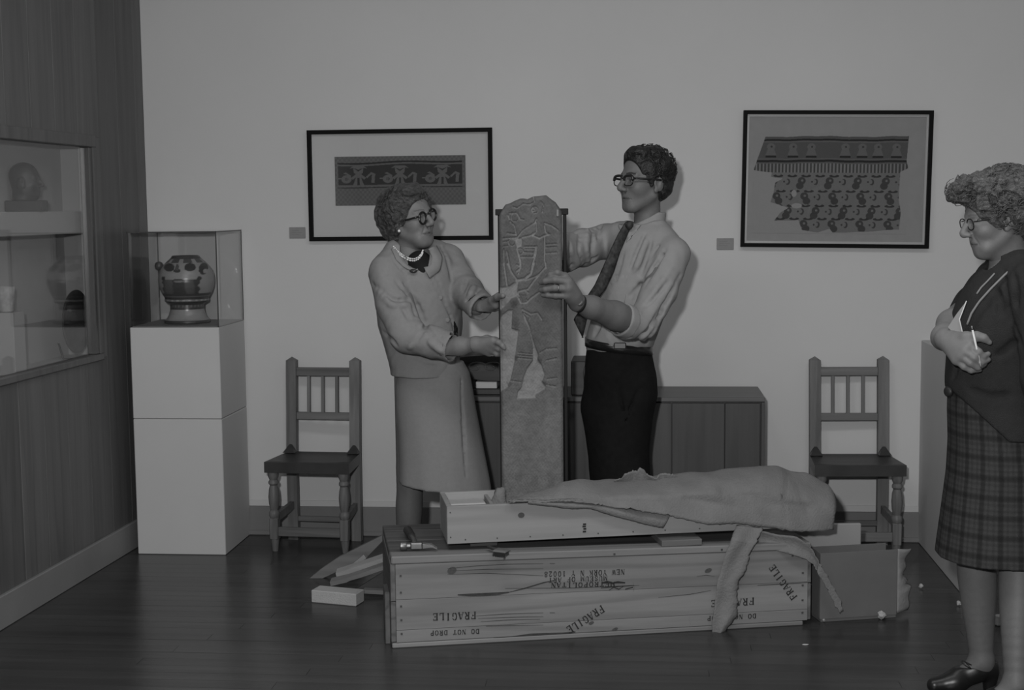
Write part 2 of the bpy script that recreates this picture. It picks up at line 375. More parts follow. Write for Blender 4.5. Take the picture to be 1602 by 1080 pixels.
# --- showcase contents
pp = atL(112, 503, .10)
dp = thing('round_plate', 'dark round plate standing on edge at the far end of the wall showcase', 'plate', (pp.x, pp.y, pp.z), 0)
a = math.atan2(LN.y, LN.x)
MB().lathe([(.0, 0), (.05, -.002), (.105, .010), (.135, .020), (.137, .024), (.104, .016), (.05, .006), (.0, .006)], 48, M=Matrix.Rotation(a, 4, 'Z') @ Matrix.Rotation(PI / 2, 4, 'Y')).build('dish', M_dwood, dp, True)
MB().tube([LW(.93, .07, WZ0) - pp, LW(.93, .15, WZ0) - pp, LW(.93, .17, WZ0 + .07) - pp], .005, 6).build('stand', M_steel, dp)
pp = atL(10, 488, .12)
o = MB().lathe([(.026, 0), (.029, .003), (.032, .05), (.036, .10), (.033, .10), (.029, .05), (.024, .006)], 24).build('pottery_beaker', mat('pale_pottery', .30, .6, .2, var=.35, vscale=(28, 28, 28)), None, True)
o.location = (pp.x, pp.y, WZ0 + .0); o.location.z = pp.z
tag(o, 'small pale pottery beaker with worn decoration inside the wall showcase', 'beaker')
o2 = MB().box(-.05, .05, -.05, .05, WZ0, pp.z - .001, .002).build('beaker_riser', M_casein); o2.location = (pp.x, pp.y, 0)
tag(o2, 'narrow grey riser block under the small beaker in the wall showcase', 'riser')

# --- chairs
def chair(name, label, loc, rz, group):
    t = thing(name, label, 'chair', loc, rz, group)
    for sx in (-1, 1):
        x = sx * .153
        q = MB()
        pts = [(-.0, 0.0), (0, .40), (.030, .845)]
        vs = []
        for dy, z in pts: vs += [(x - .024, .11 + dy - .018, z), (x + .024, .11 + dy - .018, z), (x + .024, .11 + dy + .018, z), (x - .024, .11 + dy + .018, z)]
        vs.append((x, .141, .862))
        fs = [(3, 2, 1, 0)] + [(i * 4 + j, i * 4 + (j + 1) % 4, i * 4 + 4 + (j + 1) % 4, i * 4 + 4 + j) for i in range(2) for j in range(4)] + [(8, 9, 12), (9, 10, 12), (10, 11, 12), (11, 8, 12)]
        q.add(vs, fs); q.build('rear_post', M_chair, t)
        f = MB(); fx = sx * .165
        f.box(fx - .020, fx + .020, -.150, -.110, .055, .155, .004)
        prof = [(.020, .155), (.024, .165), (.024, .18), (.017, .19), (.023, .22), (.025, .25), (.022, .285), (.017, .305), (.023, .312), (.023, .322), (.018, .33), (.024, .345), (.026, .365)]
        f.lathe(prof, 16, (fx, -.130, 0))
        f.lathe([(.013, 0), (.017, .03), (.021, .058)], 12, (fx, -.130, 0))
        f.build('front_leg', M_chair, t, auto=40)
        s = MB().bar((fx, -.112, .15), (x, .10, .165), .020, .036).build('side_stretcher', M_chairx, t)
        MB().add([(x - .028, .052, .42), (x + .028, .052, .42), (x + .028, .10, .42), (x - .028, .10, .42), (x - .006, .09, .455), (x + .006, .09, .455)],
                 [(3, 2, 1, 0), (0, 1, 5, 4), (2, 3, 4, 5), (1, 2, 5), (3, 0, 4)]).build('corner_peak', M_seat, t)
    MB().box(-.148, .148, -.140, -.122, .070, .112, .003).build('front_stretcher', M_chairx, t)
    MB().box(-.132, .132, .100, .118, .085, .110, .003).build('back_stretcher', M_chairx, t)
    MB().box(-.131, .131, .128, .150, .772, .812, .003).build('top_rail', M_chairx, t)
    MB().box(-.131, .131, .115, .136, .568, .603, .003).build('lower_rail', M_chairx, t)
    for xs in (-.072, -.004, .064):
        MB().bar((xs, .126, .60), (xs, .138, .776), .014, .014, (0, 1, 0)).build('spindle', M_chair, t)
    # dished leather seat with a thick rim
    n = 14; vs = []; W0, W1 = .198, .178
    top = []
    for j in range(n + 1):
        for i in range(n + 1):
            u = i / n * 2 - 1; v = j / n; wd = W0 + (W1 - W0) * v
            dish = .010 * max(0, 1 - u ** 4) * max(0, 1 - (2 * v - 1) ** 4)
            top.append((u * wd, -.158 + v * .252, .421 - dish - .006 * (abs(u) > .99 or j == 0)))
    q = MB(); q.add(top, [(j * (n + 1) + i, j * (n + 1) + i + 1, (j + 1) * (n + 1) + i + 1, (j + 1) * (n + 1) + i) for j in range(n) for i in range(n)])
    rim = [j for j in range(n + 1)] + [(j + 1) * (n + 1) + n for j in range(n)] + [n * (n + 1) + n - 1 - i for i in range(n)] + [(n - 1 - j) * (n + 1) for j in range(n - 1)]
    b = len(q.v); lo = [(q.v[r][0] * 1.0, q.v[r][1], .366) for r in rim]; q.v += lo
    for a_ in range(len(rim)):
        c = (a_ + 1) % len(rim); q.f.append((rim[a_], b + a_, b + c, rim[c])); q.mi.append(0)
    q.f.append(tuple(b + a_ for a_ in range(len(rim)))); q.mi.append(0)
    q.build('seat', M_seat, t, auto=50)
    return t
chair('side_chair', 'dark spindle-back chair standing between the white plinth and the woman in pale suit', (-1.480, 6.195, 0), math.radians(-4), 'matching wooden side chairs')
chair('side_chair', 'dark wooden spindle-back chair behind the torn wadding and cardboard at right', (.952, 6.225, 0), math.radians(2.5), 'matching wooden side chairs')

# --- sideboard
t = thing('sideboard', 'long low dark wood sideboard with flush doors against the white wall', 'cabinet', (-.125, 6.19, 0))
MB().box(-.666, .666, -.176, .19, .700, .72, .002).build('top', M_cabtop, t)
MB().box(-.664, .664, -.150, .19, .0, .699).build('carcass', M_cab, t)
xs = [-.651, -.422, -.193, .036, .265, .494, .647]
for i in range(6):
    o = MB().box(xs[i] + .0015, xs[i + 1] - .0015, -.170, -.151, .02, .693, .0015).build('door', M_cab, t)
MB().box(.650, .666, -.176, -.150, .0, .699, .001).build('end_stile', M_cab, t); MB().box(-.666, -.654, -.176, -.150, .0, .699, .001).build('end_stile', M_cab, t)

# --- carved stool and dark board on the sideboard
t = thing('carved_stool', 'dark carved wooden stool with curved underside on the sideboard behind the carved slab', 'stool', (-.69, 6.16, .7205))
MB().box(-.13, .25, -.09, .09, 0, .028, .004).build('base_plinth', M_dwood, t)
MB().box(-.118, -.086, -.085, .06, .0285, .058, .002).build('pale_support_pad', M_white, t); MB().box(-.034, .060, -.085, .06, .0285, .058, .002).build('pale_support_pad', M_white, t)
for sx in (-.060, .20): MB().box(sx - .022, sx + .022, -.088, .06, .0282, .085, .004).build('leg', M_dwood, t)
nu, nv = 44, 16; P = []
for j in range(nv + 1):
    for i in range(nu + 1):
        a = -PI / 2 + PI * 2 * i / nu; bq = j / nv * 2 - 1
        cx = .06; rx = .205; 
        z = math.sin(a); x = math.cos(a)
        zz_ = .125 + (.055 * z if z > 0 else .062 * z)
        rl = .004 * math.sin(9 * a) * math.sin(7 * bq) if abs(bq) < .8 else 0
        P.append((cx + (rx + rl) * x, bq * .095, zz_ + rl + .025 * abs(x) ** 4 * (z > 0)))
q = MB(); q.add(P, [(j * (nu + 1) + i, j * (nu + 1) + i + 1, (j + 1) * (nu + 1) + i + 1, (j + 1) * (nu + 1) + i) for j in range(nv) for i in range(nu)])
q.f.append(tuple(range(nu))); q.mi.append(0); q.f.append(tuple(nv * (nu + 1) + i for i in range(nu))); q.mi.append(0)
q.build('seat_bowl', M_dwood, t, auto=45)
M_scroll = mat('lighter_carving', .075, .5, .3)  # scrolls get a lighter tone than the bowl so the pattern shows
for a0 in (-.03, .04, .10):                                                  # carved scrolls on the front
    pts = [(a0 + .05 * math.cos(s * .5) * (1 - s / 16), -.098, .125 + .026 * math.sin(s * .5) * (1 - s / 16)) for s in range(15)]
    MB().tube(pts, .0045, 6).build('carved_scroll', M_scroll, t)
o = MB().box(-.30, -.165, 6.06, 6.30, .7205, .872, .004).build('dark_box', M_dwood)
tag(o, 'plain dark wooden box on the sideboard beside the man\'s hip', 'box')

# --- pictures and labels on the wall
def paint(name, w_, h_, nx, ny, fn, parent, y, m=None):
    X, Zg = np.meshgrid(np.linspace(0, 1, nx), np.linspace(0, 1, ny)); v = np.stack([(X - .5) * w_, np.full_like(X, y), (Zg - .5) * h_], -1).reshape(-1, 3)
    me = fast_mesh(name, v, grid_faces(ny, nx)); vcol(me, fn(X.ravel(), Zg.ravel())); o = link(name, me, m or M_tone, parent); return o
def frame_parts(t, W, H, fw, dp, m):
    MB().prism([(-W / 2, H / 2), (W / 2, H / 2), (W / 2 - fw, H / 2 - fw), (-W / 2 + fw, H / 2 - fw)], -dp, 0).build('frame_rail', m, t)
    MB().prism([(-W / 2, -H / 2), (W / 2, -H / 2), (W / 2 - fw, -H / 2 + fw), (-W / 2 + fw, -H / 2 + fw)], -dp, 0).build('frame_rail', m, t)
    MB().prism([(-W / 2, H / 2), (-W / 2, -H / 2), (-W / 2 + fw, -H / 2 + fw), (-W / 2 + fw, H / 2 - fw)], -dp, 0).build('frame_stile', m, t)
    MB().prism([(W / 2, H / 2), (W / 2, -H / 2), (W / 2 - fw, -H / 2 + fw), (W / 2 - fw, H / 2 - fw)], -dp, 0).build('frame_stile', m, t)
def poly_mask(x, z, P):
    ins = np.zeros(x.shape, bool); n = len(P)
    for i in range(n):
        x0, z0 = P[i]; x1, z1 = P[(i + 1) % n]
        c = ((z0 > z) != (z1 > z)) & (x < (x1 - x0) * (z - z0) / (z1 - z0 + 1e-12) + x0); ins ^= c
    return ins
def seg_d(x, z, a, b):
    dx, dz = b[0] - a[0], b[1] - a[1]; t_ = np.clip(((x - a[0]) * dx + (z - a[1]) * dz) / (dx * dx + dz * dz + 1e-12), 0, 1)
    return np.hypot(x - a[0] - t_ * dx, z - a[1] - t_ * dz)
t = thing('framed_textile', 'black-framed narrow dark textile band with three figures on a wide white mount, left picture', 'picture', (-1.102, D - .002, 1.657))
frame_parts(t, .862, .512, .019, .026, M_black)
MB().box(-.412, .412, -.006, -.002, -.237, .237).build('mount', M_mat, t)
def tex1(u, v):
    x = u * 204; z = (1 - v) * 78                                        # photo pixels inside the textile
    g = np.full(u.shape, .125); g += .02 * np.sin(x * .9) * np.sin(z * .8)
    wob = 1.2 * np.sin(x / 23) - x * .010
    band = (z > 10 + wob) & (z < 47 + wob * .3) & (x > 5) & (x < 199); g[band] = .046
    for zc, th, gg in ((13.5 + 0, 1.2, .13), (10.5, 1.0, .036), (46.5, 1.1, .13), (49.5, .7, .04)):
        g[(np.abs(z - zc - wob * (1 if zc < 20 else .3)) < th) & (x > 4) & (x < 199)] = gg
    fg = .130
    for cx in (37, 102, 168):
        a = x - cx; b = z
        m = np.zeros(u.shape, bool)
        m |= poly_mask(a, b, [(-14, 19), (-8, 15), (8, 15), (14, 19), (8, 18), (0, 21), (-8, 18)])
        m |= poly_mask(a, b, [(-8, 18), (0, 24), (8, 18), (7, 26), (4, 28), (12, 34), (9, 37), (4, 33), (7, 42), (10, 47), (3, 47), (1, 40), (-1, 40), (-3, 47), (-10, 47), (-7, 42), (-4, 33), (-9, 37), (-12, 34), (-4, 28), (-7, 26)])
        m |= poly_mask(a, b, [(-12, 30), (-20, 25), (-24, 27), (-18, 29), (-12, 34)]) | poly_mask(a, b, [(12, 32), (20, 25), (27, 28), (26, 31), (20, 29), (13, 35)])
        m |= ((a + 19) / 8) ** 2 + ((b - 36) / 6.5) ** 2 < 1
        m |= poly_mask(a, b, [(21, 30), (26, 30), (25, 42), (20, 42)])
        m &= ~(((np.abs(a) < 1.6) & (b > 34)) | ((((a + 19) / 3) ** 2 + ((b - 36) / 2.5) ** 2 < 1) & (np.sin(a * 3) > 0)))
        m |= seg_d(a, b, (-31, 35), (-26, 35)) < 1
        g[m & band] = fg
    return np.clip(g, .02, 1)
tx = paint('textile', .612, .226, 410, 156, tex1, t, -.008); tx.location = (.0, 0, .02)
MB().box(-.413, .413, -.016, -.014, -.238, .238).build('glazing', M_glass, t)
t = thing('framed_textile', 'black-framed torn fringed textile fragment on a grey ground with pale inner lip, right picture', 'picture', (.880, D - .002, 1.659), rot=(0, math.radians(1.0), 0))
frame_parts(t, .834, .612, .017, .030, M_black)
M_lip = mat('pale_inner_lip', .42, .4, .4); M_gnd = mat('grey_linen_ground', .28, .9, .1, var=.05, vscale=(20, 20, 20))
mb = MB(); a_, b_ = .400, .289
mb.prism([(-a_, b_), (a_, b_), (a_ - .010, b_ - .010), (-a_ + .010, b_ - .010)], -.012, -.004); mb.prism([(-a_, -b_), (a_, -b_), (a_ - .010, -b_ + .010), (-a_ + .010, -b_ + .010)], -.012, -.004)
mb.prism([(-a_, b_), (-a_, -b_), (-a_ + .010, -b_ + .010), (-a_ + .010, b_ - .010)], -.012, -.004); mb.prism([(a_, b_), (a_, -b_), (a_ - .010, -b_ + .010), (a_ - .010, b_ - .010)], -.012, -.004)
mb.build('inner_lip', M_lip, t)
MB().box(-.395, .395, -.006, -.002, -.284, .284).build('mount', M_gnd, t)
# crop coordinates (0-1598, 0-1080) of the zoomed photograph turned into local metres
def t2(u, v):
    x = 300 + u * 1050; z = 880 - v * 690
    g = np.full(u.shape, .28)
    wv = 8 * np.sin(x / 95) + 4 * np.sin(x / 31)
    out = poly_mask(x, z + wv * .4, [(375, 215), (1345, 212), (1335, 380), (1348, 430), (1295, 455), (1290, 640), (1308, 730), (1300, 850), (1100, 860), (850, 875), (830, 850), (750, 875), (640, 860), (615, 790), (450, 790), (490, 735), (545, 700), (420, 665), (440, 600), (450, 530), (500, 500), (420, 490), (425, 460), (300, 445), (320, 380)])
    g[out] = .165
    band = out & (z + wv * .3 < 400); g[band] = .095
    g[band & (np.abs(z + wv * .3 - 250) < 5)] = .13; g[band & (np.abs(z + wv * .3 - 238) < 6)] = .028; g[band & (np.abs(z + wv * .3 - 382) < 7)] = .03; g[band & (np.abs(z + wv * .3 - 368) < 4)] = .13; g[band & (np.abs(z + wv * .3 - 397) < 3)] = .12
    for cx in (415, 565, 690, 920, 1035, 1140, 1265):
        m = ((x - cx) / 28) ** 2 + ((z - 285) / 24) ** 2 < 1; m |= poly_mask(x, z, [(cx - 20, 295), (cx + 20, 295), (cx + 38, 345), (cx - 38, 345)]); g[m & band] = .135
        g[band & (((x - cx - 4) / 7) ** 2 + ((z - 285) / 7) ** 2 < 1)] = .05
        g[band & (np.abs(z - 352) < 7) & (np.abs(x - cx) < 36)] = .03
    fr = out & (z > 400 - wv * .3) & (z < 462); g[fr] = np.where(np.sin(x[fr] * 2 * PI / 24) > .1, .20, .07)
    low = out & (z > 462)
    for r, zc in enumerate((530, 635, 735, 825)):
        for c in range(-1, 7):
            cx = 630 + c * 190 + (r % 2) * 20 + (100 if r in (2,) else 0)
            m = (((x - cx) / 27) ** 2 + ((z - zc + 12) / 26) ** 2 < 1) | (((x - cx + (12 if r % 2 == 0 else -16)) / 26) ** 2 + ((z - zc - 22) / 24) ** 2 < 1)
            m &= ~(((x - cx - 4) / 8) ** 2 + ((z - zc + 14) / 8) ** 2 < 1); g[m & low] = .062
            m = (((x - cx - 95) / 16) ** 2 + ((z - zc + 5) / 22) ** 2 < 1) & (((x - cx - 87) / 12) ** 2 + ((z - zc + 7) / 15) ** 2 > 1); g[m & low] = .062
            m = ((x - cx - 70) / 7) ** 2 + ((z - zc + 6) / 7) ** 2 < 1; g[m & low] = .06
        for c in range(-2, 14):
            cx = 565 + c * 95 + (r % 2) * 20; zz0 = zc - 48
            m = (((x - cx) / 34) ** 2 + ((z - zz0 - 2) / 10) ** 2 < 1) & (((x - cx) / 16) ** 2 + ((z - zz0 + 8) / 9) ** 2 > 1); g[m & low] = .045
    for hx_, hz0, r1, r2 in ((580, 605, 18, 24), (600, 690, 36, 18)): g[((x - hx_) / r1) ** 2 + ((z - hz0) / r2) ** 2 < 1] = .28
    return g
SC = .834 / (1500 - 222)
tx = paint('textile', 1050 * SC, 690 * SC, 525, 345, t2, t, -.008); tx.location = ((825 - 860) * SC, 0, (517 - 545) * SC)
MB().box(-.400, .400, -.020, -.018, -.289, .289).build('glazing', M_glass, t)
for nm, lx, lz, lab in (('wall_label', -1.594, 1.440, 'small grey label card on the wall at the lower left of the three-figure textile'), ('wall_label', .390, 1.3725, 'small grey label card on the wall at the lower left of the torn textile')):
    t = thing(nm, lab, 'label', (lx, D - .001, lz), group='picture labels')
    MB().box(-.038, .038, -.006, 0, -.026, .026, .0015).build('card', M_label, t)
    q = MB()
    for i in range(3): q.box(-.026, .010 + .012 * (i % 2), -.0066, -.0061, .010 - i * .009, .012 - i * .009)
    q.build('print_lines', M_base, t)

# ================================================================ CRATE, BOX, SLAB, WADDING
CA = math.atan2(.366, 1.498); CO_ = Vector((-.868, 4.720, 0)); CU = Vector((math.cos(CA), math.sin(CA), 0)); CV = Vector((-math.sin(CA), math.cos(CA), 0))
MC = Matrix((CU, CV, Vector((0, 0, 1)))).transposed().to_4x4(); MC.translation = CO_; MCI = MC.inverted()
def cp(px, py, v=0.0): return atp(px, py, CO_ + CV * v, CV)          # pixel on a vertical plane parallel to the crate front
def cl(px, py, v=0.0): return MCI @ cp(px, py, v)                    # the same in crate coordinates
CL, CD, CH = 1.542, .500, .330
def taper(o, k=.062):
    for v in o.data.vertices: v.co.z *= 1 - k * max(0, v.co.x) / CL
    return o
t_crate = t = thing('wooden_crate', 'big old pine shipping crate lying upside down on the floor with stencilled lettering', 'crate', CO_, CA)
zs = [(.018, .0621), (.063, .1726), (.1734, .3014)]
for i, (a, b) in enumerate(zs): taper(MB().box(.012, CL - .012, .0, .020, a, b, .0013).build('front_plank', M_crate, t))
for i, (a, b) in enumerate(zs): taper(MB().box(.012, CL - .012, CD - .02, CD, a, b, .0025).build('back_plank', M_crate, t))
for a, b in ((.02, .165), (.167, .301)):
    taper(MB().box(-.006, .012, .004, CD - .004, a, b, .002).build('end_plank', M_cratey, t)); taper(MB().box(CL - .012, CL + .002, .004, CD - .004, a, b, .002).build('end_plank', M_cratey, t))
taper(MB().box(-.002, CL, -.002, .07, .302, .330, .004).build('lid_edge_plank', M_crate, t))
for a, b in ((.0715, .24), (.2415, .40), (.4015, CD)): taper(MB().box(-.004, CL, a, b, .302, .329, .003).build('lid_plank', M_lid, t))
taper(MB().box(-.004, CL - .03, -.004, .05, .0, .0165, .003).build('skid', M_crate, t)); taper(MB().box(-.004, CL - .03, CD - .05, CD, .0, .0165, .003).build('skid', M_crate, t))
taper(MB().box(.012, CL - .012, .02, CD - .02, .018, .022).build('bottom_board', M_lid, t))
taper(MB().box(-.024, -.0065, .05, .16, .0, .19, .002).build('end_cleat', M_cratey, t))
q = MB()
for u_, z_ in [(.03, .05), (.03, .10), (.03, .15), (.03, .2), (.03, .26), (1.51, .05), (1.51, .1), (1.51, .16), (1.51, .21), (1.51, .27), (1.47, .28), (.4, .31), (.8, .312), (1.2, .315)]:
    q.box(u_ - .0035, u_ + .0035, -.0022 - (.002 if z_ > .302 else 0), .002, z_ - .0035, z_ + .0035)
tag(taper(q.build('nails', M_nail, t)), kind='stuff')
# knots, gouges and saw scores on the front face
q = MB()
def score(pts, wz, dpt=.0012):
    P = [cl(px, py, 0) for px, py in pts]; n = len(P)
    top = []; bot = []
    for i, p in enumerate(P):
        ww = wz * (math.sin(PI * (i + .35) / (n - 1 + .7)) ** .6)
        top.append((p.x, -dpt, p.z + ww)); bot.append((p.x, -dpt, p.z - ww))
    q.add(top + bot, [(n + i, n + i + 1, i + 1, i) for i in range(n - 1)])
score([(716, 931), (735, 931), (760, 930), (780, 929), (796, 927)], .0055); score([(796, 927), (820, 921), (850, 912), (868, 908)], .0025)
for L_ in ([(700, 890), (740, 886), (790, 883), (850, 882)], [(712, 893), (760, 891), (850, 890)], [(745, 964), (790, 961), (850, 959)], [(748, 968), (800, 966), (850, 965)], [(752, 973), (800, 970), (845, 969)], [(760, 980), (800, 979), (850, 978)], [(700, 899), (760, 897), (850, 901)], [(860, 882), (868, 882)], [(860, 959), (868, 959)], [(790, 921), (900, 920), (1000, 916)]):
    score(L_, .0012)
score([(772, 999), (800, 998), (830, 994), (880, 992), (900, 989)], .006); score([(1030, 935), (1080, 930), (1112, 924)], .0012); score([(1090, 902), (1105, 900), (1118, 902)], .001); score([(1185, 916), (1240, 913), (1268, 911)], .0018)
tag(q.build('gouge_marks', mat('weathered_gouge', .05, .9, .1, var=.4, vscale=(40, 40, 200)), t), kind='stuff')
q = MB()
for px, py, rx, rz_ in ((707, 893, .017, .013), (962, 985, .012, .006), (925, 975, .010, .006), (1108, 893, .014, .008)):
    p = cl(px, py); n = 18; M0 = Matrix.Translation((p.x, -.0012, p.z)) @ Matrix.Rotation(-.35, 4, 'Y')
    q = MB(); q.add([M0 @ Vector((rx * math.cos(2 * PI * i / n), 0, rz_ * math.sin(2 * PI * i / n))) for i in range(n)], [tuple(range(n))])
    q.build('knot', bpy.data.materials.get('wood_knot') or mat('wood_knot', .07, .7, .2, var=.35, vscale=(120, 120, 120)), t)
GL = {}
def _arc(x0, s): return [[(x0, .95), (x0 - s * .22, .82), (x0 - s * .30, .5), (x0 - s * .22, .18), (x0, .05)]]
_B = [[(.38, .94), (.66, .94), (.82, .83), (.82, .62), (.66, .50), (.38, .50)]]
def _glyphs():
    st = lambda x, a=True, b=True, w=.20: [([(x, .03), (x, .97)], w)] + ([([(x - .18, .965), (x + .18, .965)], .07)] if a else []) + ([([(x - .18, .035), (x + .18, .035)], .07)] if b else [])
    th = lambda pls, w=.09: [(p, w) for p in pls]
    G = {}
    G['F'] = st(.24) + th([[(.40, .94), (.90, .94)], [(.87, .97), (.87, .72)], [(.40, .5), (.68, .5)], [(.68, .62), (.68, .38)]])
    G['E'] = st(.24) + th([[(.40, .94), (.90, .94)], [(.87, .97), (.87, .74)], [(.40, .5), (.66, .5)], [(.66, .60), (.66, .40)], [(.40, .06), (.90, .06)], [(.87, .03), (.87, .28)]])
    G['L'] = st(.26) + th([[(.42, .06), (.90, .06)], [(.86, .03), (.86, .34)]])
    G['I'] = st(.5); G['T'] = st(.5, False) + th([[(.08, .94), (.36, .94)], [(.64, .94), (.92, .94)], [(.11, .97), (.11, .70)], [(.89, .97), (.89, .70)]])
    G['P'] = st(.24) + th(_B, .13); G['R'] = st(.24) + th(_B, .13) + [([(.54, .44), (.80, .05)], .17), ([(.74, .035), (.98, .035)], .07)]
    G['D'] = st(.22) + th([[(.40, .94), (.62, .92), (.83, .76), (.86, .5), (.83, .24), (.62, .08), (.40, .06)]], .14)
    G['O'] = th(_arc(.43, 1) + _arc(.57, -1), .16); G['0'] = th(_arc(.44, .8) + _arc(.56, -.8), .15)
    G['G'] = th(_arc(.43, 1), .16) + th([[(.56, .95), (.72, .90), (.82, .74)], [(.56, .05), (.70, .08)]], .11) + [([(.80, .05), (.80, .42)], .16), ([(.62, .44), (.96, .44)], .07)]
    G['A'] = [([(.10, .04), (.45, .96)], .09), ([(.55, .96), (.88, .04)], .20), ([(.36, .34), (.58, .34)], .08), ([(.0, .035), (.24, .035)], .07), ([(.70, .035), (1.0, .035)], .07)]
    G['N'] = [([(.14, .03), (.14, .97)], .08), ([(.24, .95), (.76, .05)], .20), ([(.86, .03), (.86, .97)], .08), ([(.02, .965), (.24, .965)], .06), ([(.76, .965), (.98, .965)], .06), ([(.02, .035), (.26, .035)], .06)]
    G['W'] = [([(.10, .96), (.27, .05)], .15), ([(.33, .10), (.47, .90)], .07), ([(.52, .92), (.68, .05)], .15), ([(.74, .10), (.90, .96)], .07), ([(.0, .965), (.22, .965)], .06), ([(.78, .965), (1, .965)], .06)]
    G['Y'] = [([(.12, .96), (.44, .52)], .17), ([(.88, .96), (.56, .52)], .08), ([(.5, .44), (.5, .03)], .18), ([(.32, .035), (.68, .035)], .07), ([(0, .965), (.26, .965)], .06), ([(.76, .965), (1, .965)], .06)]
    G['K'] = st(.22) + [([(.86, .95), (.42, .52)], .08), ([(.52, .56), (.84, .05)], .18), ([(.72, .035), (.98, .035)], .06), ([(.74, .965), (.98, .965)], .06)]
    G['M'] = [([(.10, .03), (.10, .97)], .07), ([(.18, .96), (.46, .16)], .16), ([(.54, .16), (.78, .96)], .07), ([(.88, .03), (.88, .97)], .16), ([(0, .035), (.22, .035)], .06), ([(.74, .035), (1, .035)], .06)]
    G['U'] = [([(.22, .97), (.22, .26), (.30, .11), (.45, .05)], .17), ([(.56, .05), (.72, .10), (.80, .26), (.80, .97)], .08), ([(.04, .965), (.40, .965)], .06), ([(.68, .965), (.94, .965)], .06)]
    G['S'] = th([[(.78, .72), (.74, .86), (.56, .95), (.34, .92), (.22, .76), (.30, .60), (.46, .54)], [(.55, .48), (.74, .38), (.80, .22), (.66, .07), (.42, .05), (.24, .14), (.20, .30)]], .13)
    G['1'] = st(.52, False) + th([[(.26, .78), (.40, .90)]]); G['2'] = th([[(.20, .72), (.28, .90), (.54, .95), (.76, .82), (.74, .62), (.52, .40)], [(.46, .34), (.22, .07), (.84, .07)]], .13)
    G['8'] = th([[(.45, .95), (.26, .87), (.24, .68), (.44, .54)], [(.55, .95), (.74, .87), (.76, .68), (.56, .54)], [(.43, .46), (.19, .34), (.19, .16), (.45, .05)], [(.57, .46), (.81, .34), (.81, .16), (.55, .05)]], .13)
    return G
GL = _glyphs()
def stencil(txt, pxs, pxe, hz_px, name='stencil_lettering'):
    """stencilled slab letters on the crate front; pxs = pixel where reading starts, pxe = where it ends"""
    a = cl(*pxs); b = cl(*pxe); d = Vector((b.x - a.x, 0, b.z - a.z)); W_ = d.length; d.normalize(); up = Vector((-d.z, 0, d.x))
    H_ = hz_px / F_PX * 4.9; n = len(txt); adv = W_ / (n - .14); q = MB(); r = random.Random(len(txt) * 7 + int(pxs[0]))
    for i, ch in enumerate(txt):
        if ch == ' ': continue
        jz = r.uniform(-.04, .04)
        for pts, w_ in GL[ch]:
            for k_ in range(len(pts) - 1):
                p0 = Vector(pts[k_]); p1 = Vector(pts[k_ + 1]); t_ = p1 - p0; t_.normalize(); nn = Vector((-t_.y, t_.x)) * w_ * .62; ex = t_ * (.03 if len(pts) > 2 else 0)
                qd = [p0 - ex + nn, p1 + ex + nn, p1 + ex - nn, p0 - ex - nn]; out = []
                for c in qd: h_ = (c.y + jz - .5) * H_; x_ = (i + c.x * .86) * adv; out.append((a.x + d.x * x_ + up.x * h_, -.0018 - .00002 * k_, a.z + d.z * x_ + up.z * h_))
                q.add(out, [(0, 1, 2, 3)])
    o = q.build(name, M_ink, t_crate)
    if ' ' in txt: o['kind'] = 'stuff'
    return o
stencil('FRAGILE', (745, 963), (677, 966), 12); stencil('DO NOT DROP', (750, 988), (673, 991), 8)
stencil('NEW YORK N Y 10028', (977, 895), (851, 899), 9); stencil('MUSEUM OF ART', (950, 905), (858, 908), 8); stencil('METROPOLITAN', (962, 914), (862, 916), 8)
stencil('FRAGILE', (944, 952), (888, 987), 13); stencil('FRAGILE', (1243, 937), (1206, 886), 12)
stencil('FRAGILE', (1180, 941), (1112, 945), 12); stencil('DO NOT DROP', (1183, 964), (1106, 968), 8)
q = MB(); 
for L_, wz in (([(942, 912), (950, 911), (958, 912)], .005), ([(956, 913), (966, 911), (978, 912)], .004), ([(940, 920), (960, 918), (992, 916)], .0022), ([(952, 924), (960, 919), (968, 922), (976, 917)], .002), ([(978, 922), (990, 919)], .0025), ([(990, 910), (992, 920), (990, 926)], .0015), ([(1079, 965), (1080, 978)], .002)): score(L_, wz, .002)
tag(q.build('ink_scribble', M_ink, t), kind='stuff')

# batten and new pine box on top
def ctop(u): return .3312 * (1 - .062 * u / CL)
b0 = cl(1035, 857, .012); b1 = cl(1098, 855, .012)
t = thing('batten', 'short flat pine batten on the crate lid under the front of the new pine box', 'batten', MC @ Vector(((b0.x + b1.x) / 2, .008, ctop(1.1))), CA)
hw = (b1.x - b0.x) / 2
MB().box(-hw, hw, 0, .42, .0005, .0235, .002).build('batten_board', M_scrap, t)
o = MB().box(-.05, .05, 0, .30, .0005, .0225, .002).build('batten', M_scrapd)
o.location = MC @ Vector((.34, .10, ctop(.34))); o.rotation_euler = (0, 0, CA); tag(o, 'dark batten under the left end of the new pine box on the crate lid', 'batten')
B0 = cp(700, 852, .055); B1 = cp(1140, 831, .055)
dB = (B1 - B0).normalized(); BP = -math.asin(dB.z)
t = thing('pine_box', 'long open box of new pale pine resting on the old crate, its left end empty', 'box', B0, 0, rot=Euler((0, BP, CA)).to_matrix().to_euler())
BH = .137; BL = 1.235; BW = .262
MB().box(0, BL, 0, .018, 0, BH, .0015).build('front_board', M_box, t); MB().box(0, BL, BW - .018, BW, 0, BH, .0015).build('back_board', M_box, t)
MB().box(0, .018, .0185, BW - .0185, 0, BH, .0015).build('end_board', M_box, t); MB().box(BL - .018, BL, .0185, BW - .0185, 0, BH, .0015).build('end_board', M_box, t)
MB().box(.018, BL - .018, .0185, BW - .0185, 0, .012).build('bottom_board', M_boxin, t)
